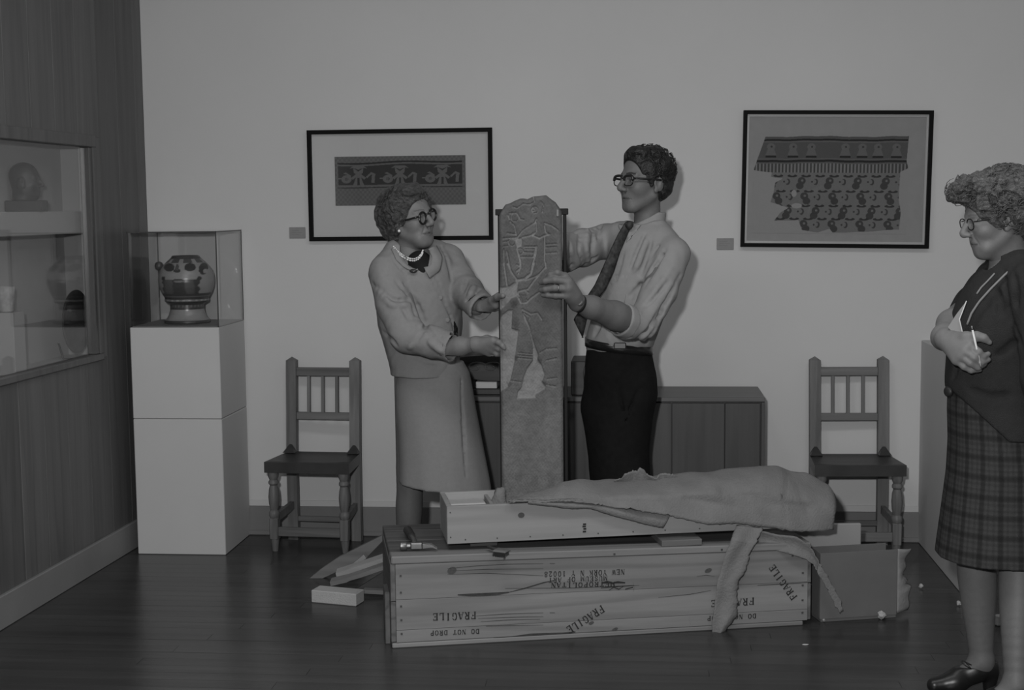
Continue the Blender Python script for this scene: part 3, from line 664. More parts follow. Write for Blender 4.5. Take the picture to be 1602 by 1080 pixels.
MB().box(.165, .178, .02, BW - .02, .0125, BH - .012, .001).build('divider', M_boxin, t)
q = MB()
for u_, z_ in [(.012, .025), (.012, .115), (.065, .006 + .008), (.18, .014), (.30, .014), (.42, .014), (.55, .014), (.68, .014), (.80, .014), (.93, .014)]:
    q.lathe([(.0028, 0), (.0028, .0015)], 8, M=Matrix.Translation((u_, -.0012, z_)) @ Matrix.Rotation(PI / 2, 4, 'X') @ Matrix.Translation((0, 0, -.0015)))
tag(q.build('nails', M_nail, t), kind='stuff')
q = MB(); n = 20
q.add([(.268 + .012 * math.cos(2 * PI * i / n), -.0012, .094 + .010 * math.sin(2 * PI * i / n)) for i in range(n)], [tuple(range(n))])
q.build('knot', M_nail, t)
q = MB()
for i, (dx_, dz_) in enumerate(((0, 0), (.002, .010), (-.001, .019), (.001, .027))): q.box(.493 + dx_, .505 + dx_ * .5, -.0016, -.001, .020 + dz_, .0265 + dz_)
tag(q.build('stamp_mark', M_ink, t), kind='stuff')
MBX = Matrix.Translation(B0) @ Euler((0, BP, CA)).to_matrix().to_4x4()
def bxp(u, v, z): return MBX @ Vector((u, v, z))
def foam(name, label, u0, u1, v0, v1, z0, z1):
    o = MB().box(0, u1 - u0, 0, v1 - v0, 0, z1 - z0, .006).build(name, M_foam); o.location = bxp(u0, v0, z0); o.rotation_euler = (0, BP, CA); return tag(o, label, 'foam')
foam('foam_block', 'white foam strip lining the left compartment of the pine box, rear one', .020, .163, .150, .240, .0125, .112)
foam('foam_block', 'white foam block in the left compartment of the pine box, front one', .020, .163, .022, .146, .0125, .098)
# broken bit of packing standing by the slab foot
bm = bmesh.new(); bmesh.ops.create_icosphere(bm, subdivisions=3, radius=1)
for v in bm.verts:
    r = 1 + .10 * math.sin(3 * v.co.x + 2) * math.sin(4 * v.co.z) + .10 * math.sin(7 * v.co.y + 4 * v.co.x + 5 * v.co.z)
    v.co = Vector((v.co.x * (.026 + .014 * max(0, -v.co.z)) * r, v.co.y * .018 * r, v.co.z * .052 * r)); 
me = bpy.data.meshes.new('packing_chunk'); bm.to_mesh(me); bm.free()
o = link('packing_chunk', me, M_kraft, None, True); p = bxp(.205, .12, .125); o.location = p; o.rotation_euler = (0, .15, 0)
tag(o, 'torn lump of packing standing in the pine box just left of the slab foot', 'packing')

# --- carved slab
SX, SY = -.3945, 5.060
t = thing('carved_slab', 'tall narrow carved stone slab with a standing figure in low relief, held upright in the pine box', 'sculpture', (SX, SY, 0), math.radians(3))
W_S = .2285; ZB = .392
nx, nz = 116, 480
def pz(py): return .4745 + (776 - py) * (1.535 - .4745) / (776 - 331)
ux = np.linspace(0, 1, nx); cxp = 785 + ux * 95
topc = np.interp(cxp, [785, 788, 791.5, 795, 803, 809.5, 818, 822, 828.5, 837, 846, 856.5, 864, 870.5, 876, 880], [335, 331, 326, 321, 318.5, 315, 312, 311.8, 313, 309, 308.4, 307.3, 313.5, 318, 326, 333])
s_ = np.linspace(0, 1, nz)
PY = np.zeros((nz, nx)); bot = 776 + (.4745 - ZB) / ((1.535 - .4745) / 445)
PY = bot + (topc[None, :] - bot) * s_[:, None]; PX = np.broadcast_to(cxp, PY.shape)
def C1(pts): return [(775 + a / 9, 300 + b / 9) for a, b in pts]
def C2(pts): return [(775 + a / 9, 410 + b / 9) for a, b in pts]
def C3(pts): return [(775 + a / 9, 520 + b / 9) for a, b in pts]
depth = np.zeros(PY.shape)
polys = [
 [(817, 481), (824, 492), (830, 507), (835.6, 529), (843, 551), (842, 558), (848, 567), (853, 582), (849, 592), (854.4, 601), (851.7, 605), (839.4, 612), (838.3, 618), (809.4, 619), (810.6, 608), (816, 602), (820.6, 583), (825, 572), (834, 560), (834, 535), (829, 512), (822, 498)],
 [(805, 481), (803, 510), (813, 513), (813, 520), (810.5, 537), (807, 562), (801.7, 585), (796, 601), (785.6, 608), (785, 500), (788, 489), (797, 482)],
 [(786, 447), (800.5, 444), (812, 437), (816, 433), (813, 445), (812, 461), (806, 463), (803, 464.5), (796, 473), (787, 482), (785, 478)],
 C1([(300, 650), (400, 640), (410, 700), (400, 760), (330, 790), (310, 720)]), C1([(590, 430), (610, 430), (615, 560), (540, 640), (530, 590), (590, 560)]),
 C1([(190, 320), (230, 330), (250, 400), (225, 400)])]
lines = [(C2([(150, 0), (170, 150), (190, 300)]), 1.4), (C2([(200, 0), (250, 120), (320, 220)]), 1.2), (C2([(560, 0), (520, 150), (430, 220), (320, 240)]), 1.9), (C2([(720, 60), (560, 250), (480, 360), (350, 390), (335, 470), (380, 550), (460, 545), (520, 485), (640, 400)]), 1.3),
 (C2([(340, 400), (430, 375), (480, 410)]), .8), (C2([(400, 640), (510, 705), (600, 690), (660, 780)]), 1.1), (C2([(420, 690), (500, 740), (500, 770)]), .8), (C2([(440, 240), (600, 180), (720, 70), (720, 0)]), 1.0), (C2([(330, 20), (380, 60), (350, 150)]), .8),
 (C1([(600, 390), (580, 440), (420, 540), (340, 640), (150, 650)]), 1.0), (C1([(410, 640), (540, 610), (640, 655), (700, 620), (780, 600)]), 1.3), (C1([(710, 450), (800, 480), (890, 545)]), 1.2), (C1([(710, 480), (720, 560), (760, 610)]), 1.0), (C1([(240, 420), (300, 480), (325, 600), (200, 580)]), 1.0),
 (C1([(240, 310), (330, 305), (380, 390), (430, 400)]), 1.0), (C1([(280, 220), (340, 240), (430, 180), (520, 195)]), .9), (C1([(430, 770), (590, 770), (560, 910), (390, 910)]), 1.1), (C1([(330, 790), (375, 960), (380, 1060), (330, 1100)]), 1.5), (C1([(600, 770), (590, 860), (545, 1000), (530, 1090)]), 1.4),
 (C1([(710, 640), (705, 950), (730, 1060)]), 1.1), (C1([(710, 740), (870, 730)]), .7), (C1([(715, 780), (870, 770)]), .5), (C1([(710, 860), (870, 850)]), .8), (C1([(150, 800), (160, 1080)]), .9), (C1([(190, 830), (240, 1080)]), 1.0), (C1([(150, 700), (210, 690)]), .6), (C1([(150, 760), (210, 750)]), .6),
 (C1([(560, 90), (580, 150), (520, 190)]), .8), (C1([(660, 150), (700, 200), (680, 300)]), .7), (C1([(440, 800), (560, 800)]), .6), (C1([(430, 840), (560, 850)]), .5),
 (C3([(340, 250), (530, 270)]), .6), (C3([(330, 285), (530, 305)]), .6), (C3([(330, 320), (520, 340)]), .6), (C3([(640, 250), (720, 200), (860, 190)]), .8), (C3([(720, 360), (860, 330)]), .7), (C3([(230, 640), (370, 660)]), .6), (C3([(730, 620), (860, 600)]), .6), (C3([(720, 700), (840, 720)]), .6)]
for a_ in range(0, 5): lines.append((C2([(360 + a_ * 22, 440), (372 + a_ * 22, 525)]), .35))
for pl in polys:
    xs_ = [p[0] for p in pl]; ys_ = [p[1] for p in pl]; sub = (PX > min(xs_) - 4) & (PX < max(xs_) + 4) & (PY > min(ys_) - 4) & (PY < max(ys_) + 4)
    x_ = PX[sub]; y_ = PY[sub]; ins = poly_mask(x_, y_, pl); dd = np.full(x_.shape, 99.)
    for i in range(len(pl)): dd = np.minimum(dd, seg_d(x_, y_, pl[i], pl[(i + 1) % len(pl)]))
    depth[sub] = np.maximum(depth[sub], np.where(ins, np.clip(dd / 1.5 + .35, 0, 1), np.clip(.35 - dd / 1.5, 0, 1)))
for pl, wd in lines:
    xs_ = [p[0] for p in pl]; ys_ = [p[1] for p in pl]; sub = (PX > min(xs_) - 4) & (PX < max(xs_) + 4) & (PY > min(ys_) - 4) & (PY < max(ys_) + 4)
    x_ = PX[sub]; y_ = PY[sub]; dd = np.full(x_.shape, 99.)
    for i in range(len(pl) - 1): dd = np.minimum(dd, seg_d(x_, y_, pl[i], pl[i + 1]))
    depth[sub] = np.maximum(depth[sub], np.clip((wd + .8 - dd) / 1.2, 0, 1))
for (cx_, cy_, r_) in [(775 + 580 / 9, 300 + 265 / 9, 5.0), (775 + 265 / 9, 300 + 705 / 9, 5.2), (775 + 375 / 9, 300 + 830 / 9, 4.4), (775 + 310 / 9, 300 + 365 / 9, 6), (775 + 560 / 9, 300 + 265 / 9, 2.2)]:
    dd = np.abs(np.hypot(PX - cx_, PY - cy_) - r_); depth = np.maximum(depth, np.clip((1.3 - dd) / 1.1, 0, 1) * .8)
# spots darker in tone and slightly raised: ankle knots, knees
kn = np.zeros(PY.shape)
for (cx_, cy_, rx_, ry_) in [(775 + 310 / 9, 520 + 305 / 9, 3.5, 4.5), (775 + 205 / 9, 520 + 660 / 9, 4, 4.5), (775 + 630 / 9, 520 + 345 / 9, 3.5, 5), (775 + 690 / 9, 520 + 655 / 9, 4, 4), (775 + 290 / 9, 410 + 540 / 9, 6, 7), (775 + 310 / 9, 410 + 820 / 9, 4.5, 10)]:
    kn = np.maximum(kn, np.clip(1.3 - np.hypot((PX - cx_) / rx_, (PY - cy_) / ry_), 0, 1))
edge = np.minimum(cxp - 785, 880 - cxp); rnd = np.clip(1 - edge / 5, 0, 1) ** 2
toprnd = np.clip(1 - (PY - topc[None, :]) / 6, 0, 1) ** 2
rough_ = .0006 * np.sin(PX * 1.3 + 2 * np.sin(PY * .21)) * np.sin(PY * .9) + .0012 * np.sin(PX * .16 + 1) * np.sin(PY * .05)
fig = (PY < 640)
yo = -.0275 + .0062 * depth - .004 * kn + .010 * rnd[None, :] + .012 * toprnd + rough_
V = np.stack([(np.broadcast_to(ux, PY.shape) - .5) * W_S, yo, pz(PY)], -1).reshape(-1, 3)
gF = grid_faces(nz, nx)
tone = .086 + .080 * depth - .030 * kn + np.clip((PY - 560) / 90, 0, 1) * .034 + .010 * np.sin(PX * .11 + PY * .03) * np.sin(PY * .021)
tone = tone - .02 * np.clip(1 - np.abs(PY - 745) / 14, 0, 1) * (np.sin(PX * .25) > .2)
# close the block: sides, top and back
ring = list(range(nx)) + [i * nx + nx - 1 for i in range(1, nz)] + [nz * nx - 1 - i for i in range(1, nx)] + [(nz - 1 - i) * nx for i in range(1, nz - 1)]
b = len(V); Vb = V[ring].copy(); Vb[:, 1] = .030
Q = [[ring[i], b + i, b + (i + 1) % len(ring), ring[(i + 1) % len(ring)]] for i in range(len(ring))]
Vall = np.concatenate([V, Vb]); Fa = np.concatenate([gF, np.array(Q)])
me = fast_mesh('slab', Vall, Fa); vcol(me, np.concatenate([tone.ravel(), np.full(len(Vb), .07)])); me.materials.append(M_stone)
bm = bmesh.new(); bm.from_mesh(me); bmesh.ops.contextual_create(bm, geom=[e for e in bm.edges if e.is_boundary]); bmesh.ops.recalc_face_normals(bm, faces=bm.faces); bm.to_mesh(me); bm.free()
o = link('stone_block', me, None, t, True); me.set_sharp_from_angle(angle=math.radians(60))
MB().box(.1185, .131, .016, .034, ZB, 1.528, .002).build('mount_bar', M_steel, t); MB().box(-.1205, -.1148, .016, .034, ZB, 1.528, .002).build('mount_bar', M_steel, t)
MB().box(-.110, .118, .031, .040, .80, .835, .002).build('mount_crossbar', M_steel, t); MB().box(-.110, .118, .031, .040, 1.32, 1.355, .002).build('mount_crossbar', M_steel, t)
MB().box(-.1275, -.1005, -.020, .036, 1.520, 1.543, .002).build('clamp', M_steel, t); MB().box(.100, .138, .012, .036, 1.520, 1.543, .002).build('clamp', M_steel, t)
MB().box(.094, .104, -.034, .012, 1.513, 1.540, .003).build('clamp_hook', mat('dull_clamp_hook', .16, .5, .4), t)

# --- torn wadding (cellulose padding) over the rest of the box
def sheet(name, rows, parent=None, thick=.006, nz_=.002, seed=1, m=None):
    """rows of points -> quad sheet with thickness and small crumple"""
    A_ = np.array([[tuple(p) for p in r] for r in rows], float); nr, nc = A_.shape[:2]
    dv = np.zeros_like(A_); dv[:, 1:-1] = A_[:, 2:] - A_[:, :-2]; dv[:, 0] = A_[:, 1] - A_[:, 0]; dv[:, -1] = A_[:, -1] - A_[:, -2]
    du = np.zeros_like(A_); du[1:-1] = A_[2:] - A_[:-2]; du[0] = A_[1] - A_[0]; du[-1] = A_[-1] - A_[-2]
    N_ = np.cross(du, dv); N_ /= np.linalg.norm(N_, axis=-1, keepdims=True) + 1e-9
    r = np.random.RandomState(seed); f = np.zeros((nr, nc))
    for k_ in range(14):
        kx, kz, ph = r.uniform(-1, 1) * 55, r.uniform(-1, 1) * 55, r.uniform(0, 6.28); f += np.sin(A_[..., 0] * kx + A_[..., 2] * kz + A_[..., 1] * 20 + ph)
    A_ = A_ + N_ * (f * nz_)[..., None]
    B_ = A_ - N_ * thick
    Q_ = grid_faces(nr, nc); n_ = nr * nc
    ring = [i for i in range(nc)] + [i * nc + nc - 1 for i in range(1, nr)] + [n_ - 1 - i for i in range(1, nc)] + [(nr - 1 - i) * nc for i in range(1, nr - 1)]
    rq = [[ring[i], ring[(i + 1) % len(ring)], n_ + ring[(i + 1) % len(ring)], n_ + ring[i]] for i in range(len(ring))]
    me = fast_mesh(name, np.concatenate([A_.reshape(-1, 3), B_.reshape(-1, 3)]), np.concatenate([Q_, Q_[:, ::-1] + n_, np.array(rq)]))
    bm = bmesh.new(); bm.from_mesh(me); bmesh.ops.recalc_face_normals(bm, faces=bm.faces); bm.to_mesh(me); bm.free()
    return link(name, me, m or M_kraft, parent, True)
def resamp(pl, n):
    a = np.array(pl, float); s = np.concatenate([[0], np.cumsum(np.hypot(*(np.diff(a, axis=0).T)))]); q_ = np.linspace(0, s[-1], n)
    return np.stack([np.interp(q_, s, a[:, 0]), np.interp(q_, s, a[:, 1])], -1)
rag = np.random.RandomState(5)
t = thing('torn_wadding', 'large torn sheet of pale packing wadding heaped along the pine box with ragged edges', 'packing', bxp(.9, .13, .14))
botl = [(796, 787), (830, 784), (900, 787), (935, 790), (1000, 800), (1040, 806), (1080, 815), (1110, 821), (1150, 819), (1200, 825), (1250, 833), (1285, 831), (1303, 828)]
topl = [(797, 783), (830, 773), (865, 767), (880, 757), (920, 754), (955, 754), (975, 753), (1000, 751), (1025, 749), (1060, 745), (1100, 741), (1150, 735), (1190, 730), (1215, 732), (1232, 738), (1262, 743), (1280, 752), (1296, 760), (1303, 775)]
pxs = np.linspace(797, 1303, 140); bb_ = np.array(botl); tb_ = np.array(topl)
rows = []; NS = 26
for j in range(NS + 9):
    r = []
    for i, px in enumerate(pxs):
        yb_ = np.interp(px, bb_[:, 0], bb_[:, 1]) + rag.normal(0, .5); yt_ = np.interp(px, tb_[:, 0], tb_[:, 1])
        full = min(1, (px - 797) / 170); vb = .030 - .006 * full; vt = .075 + .125 * full
        endk = max(0, (px - 1255) / 48) ** 2
        Pb = cp(px, yb_, vb + .03 * endk); Pt = cp(px, yt_, vt - .05 * endk)
        if j <= NS:
            s = j / NS; a = s * PI / 2
            ex = 1 - math.cos(a); ez = math.sin(a)
            lb = MCI @ Pb; lt = MCI @ Pt
            ub = lb.x; zm = (MCI @ bxp(max(0, ub - .203), 0, BH)).z + .006; zm = max(zm, lb.z); zm = min(zm, max(lt.z, lb.z + .002)); vm = .046
            if ub > 1.44: zm = lb.z + (lt.z - lb.z) * .55
            if s < .4:
                w_ = s / .4; u_ = lb.x; v_ = lb.y + (vm - lb.y) * w_; z_ = lb.z + (zm - lb.z) * w_
            else:
                w_ = (s - .4) / .6; a = w_ * PI / 2; kz_ = .55 * math.sin(a) + .45 * w_; ky = .55 * (1 - math.cos(a)) + .45 * w_
                u_ = lb.x + (lt.x - lb.x) * w_; v_ = vm + (lt.y - vm) * ky; z_ = zm + (lt.z - zm) * kz_
            r.append(MC @ Vector((u_, v_, z_)))
        else:
            s = (j - NS) / 8; lt = MCI @ Pt
            r.append(MC @ Vector((lt.x, lt.y + .12 * s * full, lt.z - .07 * s * s * full - .004 * s)))
    rows.append(r)
A3 = np.array([[tuple(p) for p in r] for r in rows])                     # soft folds running along the heap
for (x0, z0, x1, z1, wd, hgt) in ((.02, .515, .34, .445, .014, -.007), (.10, .53, .42, .47, .012, .006), (.30, .50, .62, .43, .016, -.007), (.36, .56, .60, .55, .020, .006), (-.10, .50, .15, .49, .012, .006), (.45, .47, .68, .46, .014, .007), (.55, .56, .62, .42, .012, -.006), (.22, .57, .30, .50, .012, -.005)):
    dd = seg_d(A3[..., 0], A3[..., 2], (x0, z0), (x1, z1)); A3[..., 1] -= hgt * np.exp(-(dd / wd) ** 2)
wpar(sheet('wadding_sheet', A3, None, .007, .0012, 3), t)
for i, (px, py, sx_, sy_) in enumerate(((1068, 770, 7, 3), (1077, 766, 5, 5), (1238, 763, 4, 2))):      # small torn flakes lifted off the sheet
    pts_ = [[MC @ (cl(px + sx_ * (a - .5) + .8 * math.sin(5 * b_ + i), py + sy_ * (b_ - .5), .085 + .03 * (px > 1200)) + Vector((0, -.014 - .012 * a * b_, 0))) for a in np.linspace(0, 1, 6)] for b_ in np.linspace(0, 1, 5)]
    wpar(sheet('torn_flake', pts_, None, .002, .0004, 20 + i), t)
# the sheet's lower layer, its hem seen below the upper one
lt_ = resamp([(826, 783), (880, 786), (935, 788), (1000, 799), (1046, 804)], 60); lb_ = resamp([(826, 787), (880, 794), (925, 796), (960, 806), (1000, 818), (1030, 825), (1037, 825)], 60)
rows = []
for j in range(9):
    s = j / 8; rows.append([cp(lb_[i][0] + (lt_[i][0] - lb_[i][0]) * s + (4 * s * (i > 56)), lb_[i][1] + (lt_[i][1] - lb_[i][1]) * s + rag.normal(0, .25) * (j == 0), .036 + .014 * s - .012 * math.sin(PI * s)) for i in range(60)])
wpar(sheet('lower_layer', rows, None, .004, .0004, 8), t)
# curl of sheet standing at the back edge
lt_ = resamp([(961, 752), (966, 749), (972, 748), (976, 741), (984, 738), (990, 735), (997, 736), (1000, 731), (1006, 734), (1012, 740), (1020, 745), (1026, 747), (1030, 741), (1040, 740), (1052, 742), (1064, 748)], 70); lb_ = resamp([(964, 760), (1000, 760), (1030, 760), (1068, 756)], 70)
rows = [[cp(lb_[i][0] + (lt_[i][0] - lb_[i][0]) * s, lb_[i][1] + (lt_[i][1] - lb_[i][1]) * s + rag.normal(0, .5) * (s == 1), .185 - .02 * s + .006 * math.sin(i * .4)) for i in range(70)] for s in np.linspace(0, 1, 8)]
wpar(sheet('torn_curl', rows, None, .004, .0006, 9), t)
# hanging torn strips
sl = [(1152, 820), (1144, 842), (1134, 868), (1127, 892), (1121, 918), (1117, 948), (1114, 972), (1115, 994)]
sr = [(1192, 826), (1187, 848), (1180, 866), (1167, 888), (1156, 922), (1151, 948), (1152, 966), (1133, 990)]
L1 = resamp(sl, 60); R1 = resamp(sr, 60); rows = []
jr = np.cumsum(rag.normal(0, 1.1, 60)); jr -= np.linspace(0, jr[-1], 60); jl = np.cumsum(rag.normal(0, .35, 60)); jl -= np.linspace(0, jl[-1], 60)
for i in range(60):
    s = i / 59; v0 = .028 - .052 * min(1, i / 8); r = []
    for j in range(16):
        w_ = j / 15; px = L1[i][0] + jl[i] + (R1[i][0] + jr[i] - L1[i][0] - jl[i]) * w_; py = L1[i][1] + (R1[i][1] - L1[i][1]) * w_
        r.append(cp(px, py, v0 - .010 * math.sin(PI * w_) - .006 * math.sin(7 * w_ + 3 * s)))
    rows.append(r)
wpar(sheet('hanging_strip', rows, None, .003, .0005, 4), t)
ua = resamp([(1183, 829), (1215, 837), (1245, 839), (1266, 853), (1278, 872), (1296, 905), (1316, 941), (1317, 956)], 60); la = resamp([(1187, 850), (1215, 862), (1240, 868), (1262, 876), (1273, 886), (1289, 914), (1306, 945), (1313, 960)], 60)
rows = []
for i in range(60):
    s = i / 59; r = []
    for j in range(9):
        w_ = j / 8; jj = rag.normal(0, .9) * (j in (0, 8)); r.append(cp(ua[i][0] + (la[i][0] - ua[i][0]) * w_ + jj, ua[i][1] + (la[i][1] - ua[i][1]) * w_, .03 - .055 * min(1, s * 3) + .012 * math.sin(PI * w_) * (s < .6)))
    rows.append(r)
wpar(sheet('torn_tail', rows, None, .003, .0005, 6), t)

# --- tools on the crate lid
p = MCI @ atz(650, 862, ctop(.1))
t = thing('claw_hammer', 'claw hammer with black rubber grip lying on the left end of the crate lid', 'hammer', MC @ Vector((p.x, p.y, ctop(.1))), CA - .1)
MB().box(-.018, .026, -.013, .013, .006, .030, .004).build('head', M_chrome, t)
MB().tube([(-.018, 0, .018), (-.030, 0, .018)], .010, 12).build('neck', M_chrome, t, auto=40); MB().tube([(-.030, 0, .018), (-.034, 0, .018), (-.052, 0, .018), (-.055, 0, .018)], [.013, .016, .016, .013], 16).build('striking_face', M_chrome, t, auto=40)
for s in (-1, 1): MB().add([(.026, s * .002, .028), (.026, s * .012, .028), (.026, s * .012, .010), (.026, s * .002, .010), (.058, s * .004, .024), (.058, s * .014, .024), (.058, s * .014, .014), (.058, s * .004, .014), (.078, s * .006, .010), (.078, s * .013, .010), (.078, s * .013, .006), (.078, s * .006, .006)],
    [(0, 1, 2, 3), (0, 4, 5, 1), (1, 5, 6, 2), (2, 6, 7, 3), (3, 7, 4, 0), (4, 8, 9, 5), (5, 9, 10, 6), (6, 10, 11, 7), (7, 11, 8, 4), (8, 11, 10, 9)]).build('claw', M_chrome, t)
MB().tube([(0, .010, .018), (-.008, .10, .018), (-.018, .15, .018)], .0085, 10).build('shaft', M_chrome, t, auto=40)
MB().tube([(-.016, .14, .018), (-.022, .17, .019), (-.034, .24, .019), (-.037, .258, .019)], [.013, .016, .0165, .011], 14).build('grip', M_tool, t, auto=40)
p = MCI @ atz(780, 870, ctop(.3))
t = thing('hand_brush', 'small flat bristle brush lying on the crate lid edge in front of the pine box', 'brush', MC @ Vector((p.x, p.y, ctop(.3))), CA - .6)
MB().box(-.020, .032, -.012, .034, .012, .021, .004).build('back', M_scrap, t); MB().box(-.012, .030, -.013, -.012 + .001, .002, .014).build('edge', M_tool, t)
q = MB()
for i in range(6):
    for j in range(5): q.tube([(-.016 + i * .008, -.008 + j * .009, .012), (-.018 + i * .0084, -.010 + j * .0095, .0005)], .0022, 5)
tag(q.build('bristles', M_nail, t), kind='stuff')
MB().bar((-.02, .02, .016), (-.07, .06, .012), .014, .008, bev=.002).build('handle', M_scrapd, t)

# --- scraps left of the crate
def plank(label, a, b, w_, th, m=M_scrap, up=(0, -.5, 1)):
    a = Vector(a); b = Vector(b); t = None
    o = MB().bar((0, 0, 0), b - a, w_, th, up, bev=.0015).build('scrap_board', m); o.location = a
    return tag(o, label, 'board')
def lowest(p, z): p = Vector(p); p.z = z; return p
def scrap(label, pts, ya, yb, dp, m=M_scrap, rise=.0, name='scrap_board'):
    """a board with the outline seen in the photograph, standing at its own depth and dp thick behind it"""
    x0 = min(p[0] for p in pts); x1 = max(p[0] for p in pts); F_ = [Vector(at(px, py, ya + (yb - ya) * (px - x0) / (x1 - x0))) for px, py in pts]
    o0 = F_[0].copy(); n = len(F_); B_ = [p + Vector((.0, dp, rise)) for p in F_]; q = MB()
    q.add([p - o0 for p in F_ + B_], [tuple(range(n)), tuple(range(2 * n - 1, n - 1, -1))] + [(i, (i + 1) % n, n + (i + 1) % n, n + i) for i in range(n)])
    o = q.build(name, m); o.location = o0; return tag(o, label, 'board')
scrap('long tapering scrap board topmost on the pile left of the crate', [(480.5, 908.5), (483, 914), (505, 905), (545, 886.5), (577, 869), (603, 842), (600, 837), (584, 845), (560, 857), (530, 872), (503, 890)], 5.620, 5.640, .025)
scrap('short pale scrap end sticking out under the long tapering board', [(548, 885.5), (551, 888), (573, 874), (569, 868)], 5.575, 5.580, .03, M_box)
scrap('pale-edged scrap board second from top, reaching the crate', [(525, 897.5), (527, 904.5), (536, 903), (612, 875), (612, 869), (535, 894.5)], 5.530, 5.545, .032, M_box, .012)
scrap('scrap board with stepped edge third from top in the pile', [(516, 911), (517.5, 917.5), (543, 911.5), (546, 909.5), (565, 904), (600, 892), (600, 885), (563, 898), (543, 904.5)], 5.480, 5.490, .035, M_scrap, .008)
scrap('dark scrap panel lying at the bottom of the pile left of the crate', [(556, 923), (612, 888), (612, 926), (590, 926)], 5.430, 5.440, .03, M_scrapd)
scrap('thin scrap strip on the floor between the foam block and the crate', [(568, 923), (568, 929), (608, 931), (608, 925)], 5.350, 5.355, .03)
fa_ = atz(487, 943, 0); fb_ = atz(557, 949.5, 0); fl_ = (fb_ - fa_).length
o = MB().box(0, fl_, 0, .075, 0, .050, .003).build('foam_block', M_foam); o.location = fa_; o.rotation_euler = (0, 0, math.atan2(fb_.y - fa_.y, fb_.x - fa_.x))
tag(o, 'white foam block lying on the floor at the left foot of the crate', 'foam')

# --- carton and board right of the crate
c0 = Vector((.668, 5.112, 0)); ca = math.radians(15)
t = thing('flattened_carton', 'flattened grey carton at the right end of the crate with torn pale end flap', 'carton', c0, ca)
WC = .303; HC = .262
MB().box(0, WC, 0, .004, .012, HC, .001).build('front_panel', M_card, t); MB().box(0, WC, .10, .104, .012, HC, .001).build('back_panel', M_card, t); MB().box(0, .004, .0045, .0995, .012, HC, .001).build('side_panel', M_card, t); MB().box(.0045, WC, .0045, .0995, .0, .012, .001).build('bottom_panel', M_card, t)
rows = []
for i in range(22):
    s = i / 21; z_ = .020 + s * (HC - .018); r = []
    for j in range(10):
        w_ = j / 9; wd_ = .052 + .012 * math.sin(s * 7) + .008 * math.sin(s * 19 + 1) - (.02 if s < .42 and s > .36 else 0); r.append(Vector((WC + wd_ * w_, .002 + .03 * w_ * w_ + .006 * math.sin(s * 9 + w_ * 3) * w_, z_ + .010 * w_ * math.sin(s * 5))))
    rows.append(r)
sheet('torn_end_flap', rows, t, .004, .0004, 12, mat('pale_card_inside', .22, .9, .1, var=.08, vscale=(30, 30, 30), bump=.2, bscale=80))
b0 = at(1270, 864, 5.46); b1 = at(1348, 858, 5.52)
ztop = at(1347, 819, 5.52).z
o = MB().box(-.20, .115, 0, .02, 0, ztop, .003).build('foam_board', mat('pale_fibre_board', .27, .85, .15, var=.03, vscale=(8, 8, 8))); o.location = (at(1347, 850, 5.52).x - .115, 5.50, 0); o.rotation_euler = (0, 0, .12)
tag(o, 'pale square-cornered board standing behind the carton below the right-hand chair', 'board')
# small litter on the floor
def crumple(label, px, py, s, m=M_foam, sq=(1, 1, 1)):
    bm = bmesh.new(); bmesh.ops.create_icosphere(bm, subdivisions=2, radius=1); r = random.Random(int(px))
    for v in bm.verts: v.co *= r.uniform(.7, 1.15)
    for v in bm.verts: v.co = Vector((v.co.x * s * sq[0], v.co.y * s * sq[1], v.co.z * s * sq[2]))
    zmin = min(v.co.z for v in bm.verts)
    me = bpy.data.meshes.new('packing_scrap'); bm.to_mesh(me); bm.free(); o = link('packing_scrap', me, m); p = atz(px, py, 0); o.location = (p.x, p.y, -zmin + .0003)
    return tag(o, label, 'scrap')
crumple('crumpled pale scrap on the floor under the right end of the carton', 1379, 970, .017)
crumple('tiny pale scrap on the floor right of the carton', 1441, 921, .010)
crumple('pale sliver of packing on the floor below the left end of the carton', 1288, 972, .016, sq=(.5, 1.6, .5))
crumple('tiny pale scrap on the floor beside the shin of the tartan-skirted woman', 1500, 948, .010)
o = MB().box(-.012, .012, -.012, .012, 0, .040, .004).build('foam_offcut', M_foam); p = atz(1562, 979, 0); o.location = p; o.rotation_euler = (0, 0, .3); tag(o, 'small pale foam offcut between the legs of the woman in tartan', 'scrap')
crumple('flat pale flake of packing on the floor in front of the carton', 1260, 1010, .010, sq=(1.3, .6, .25))

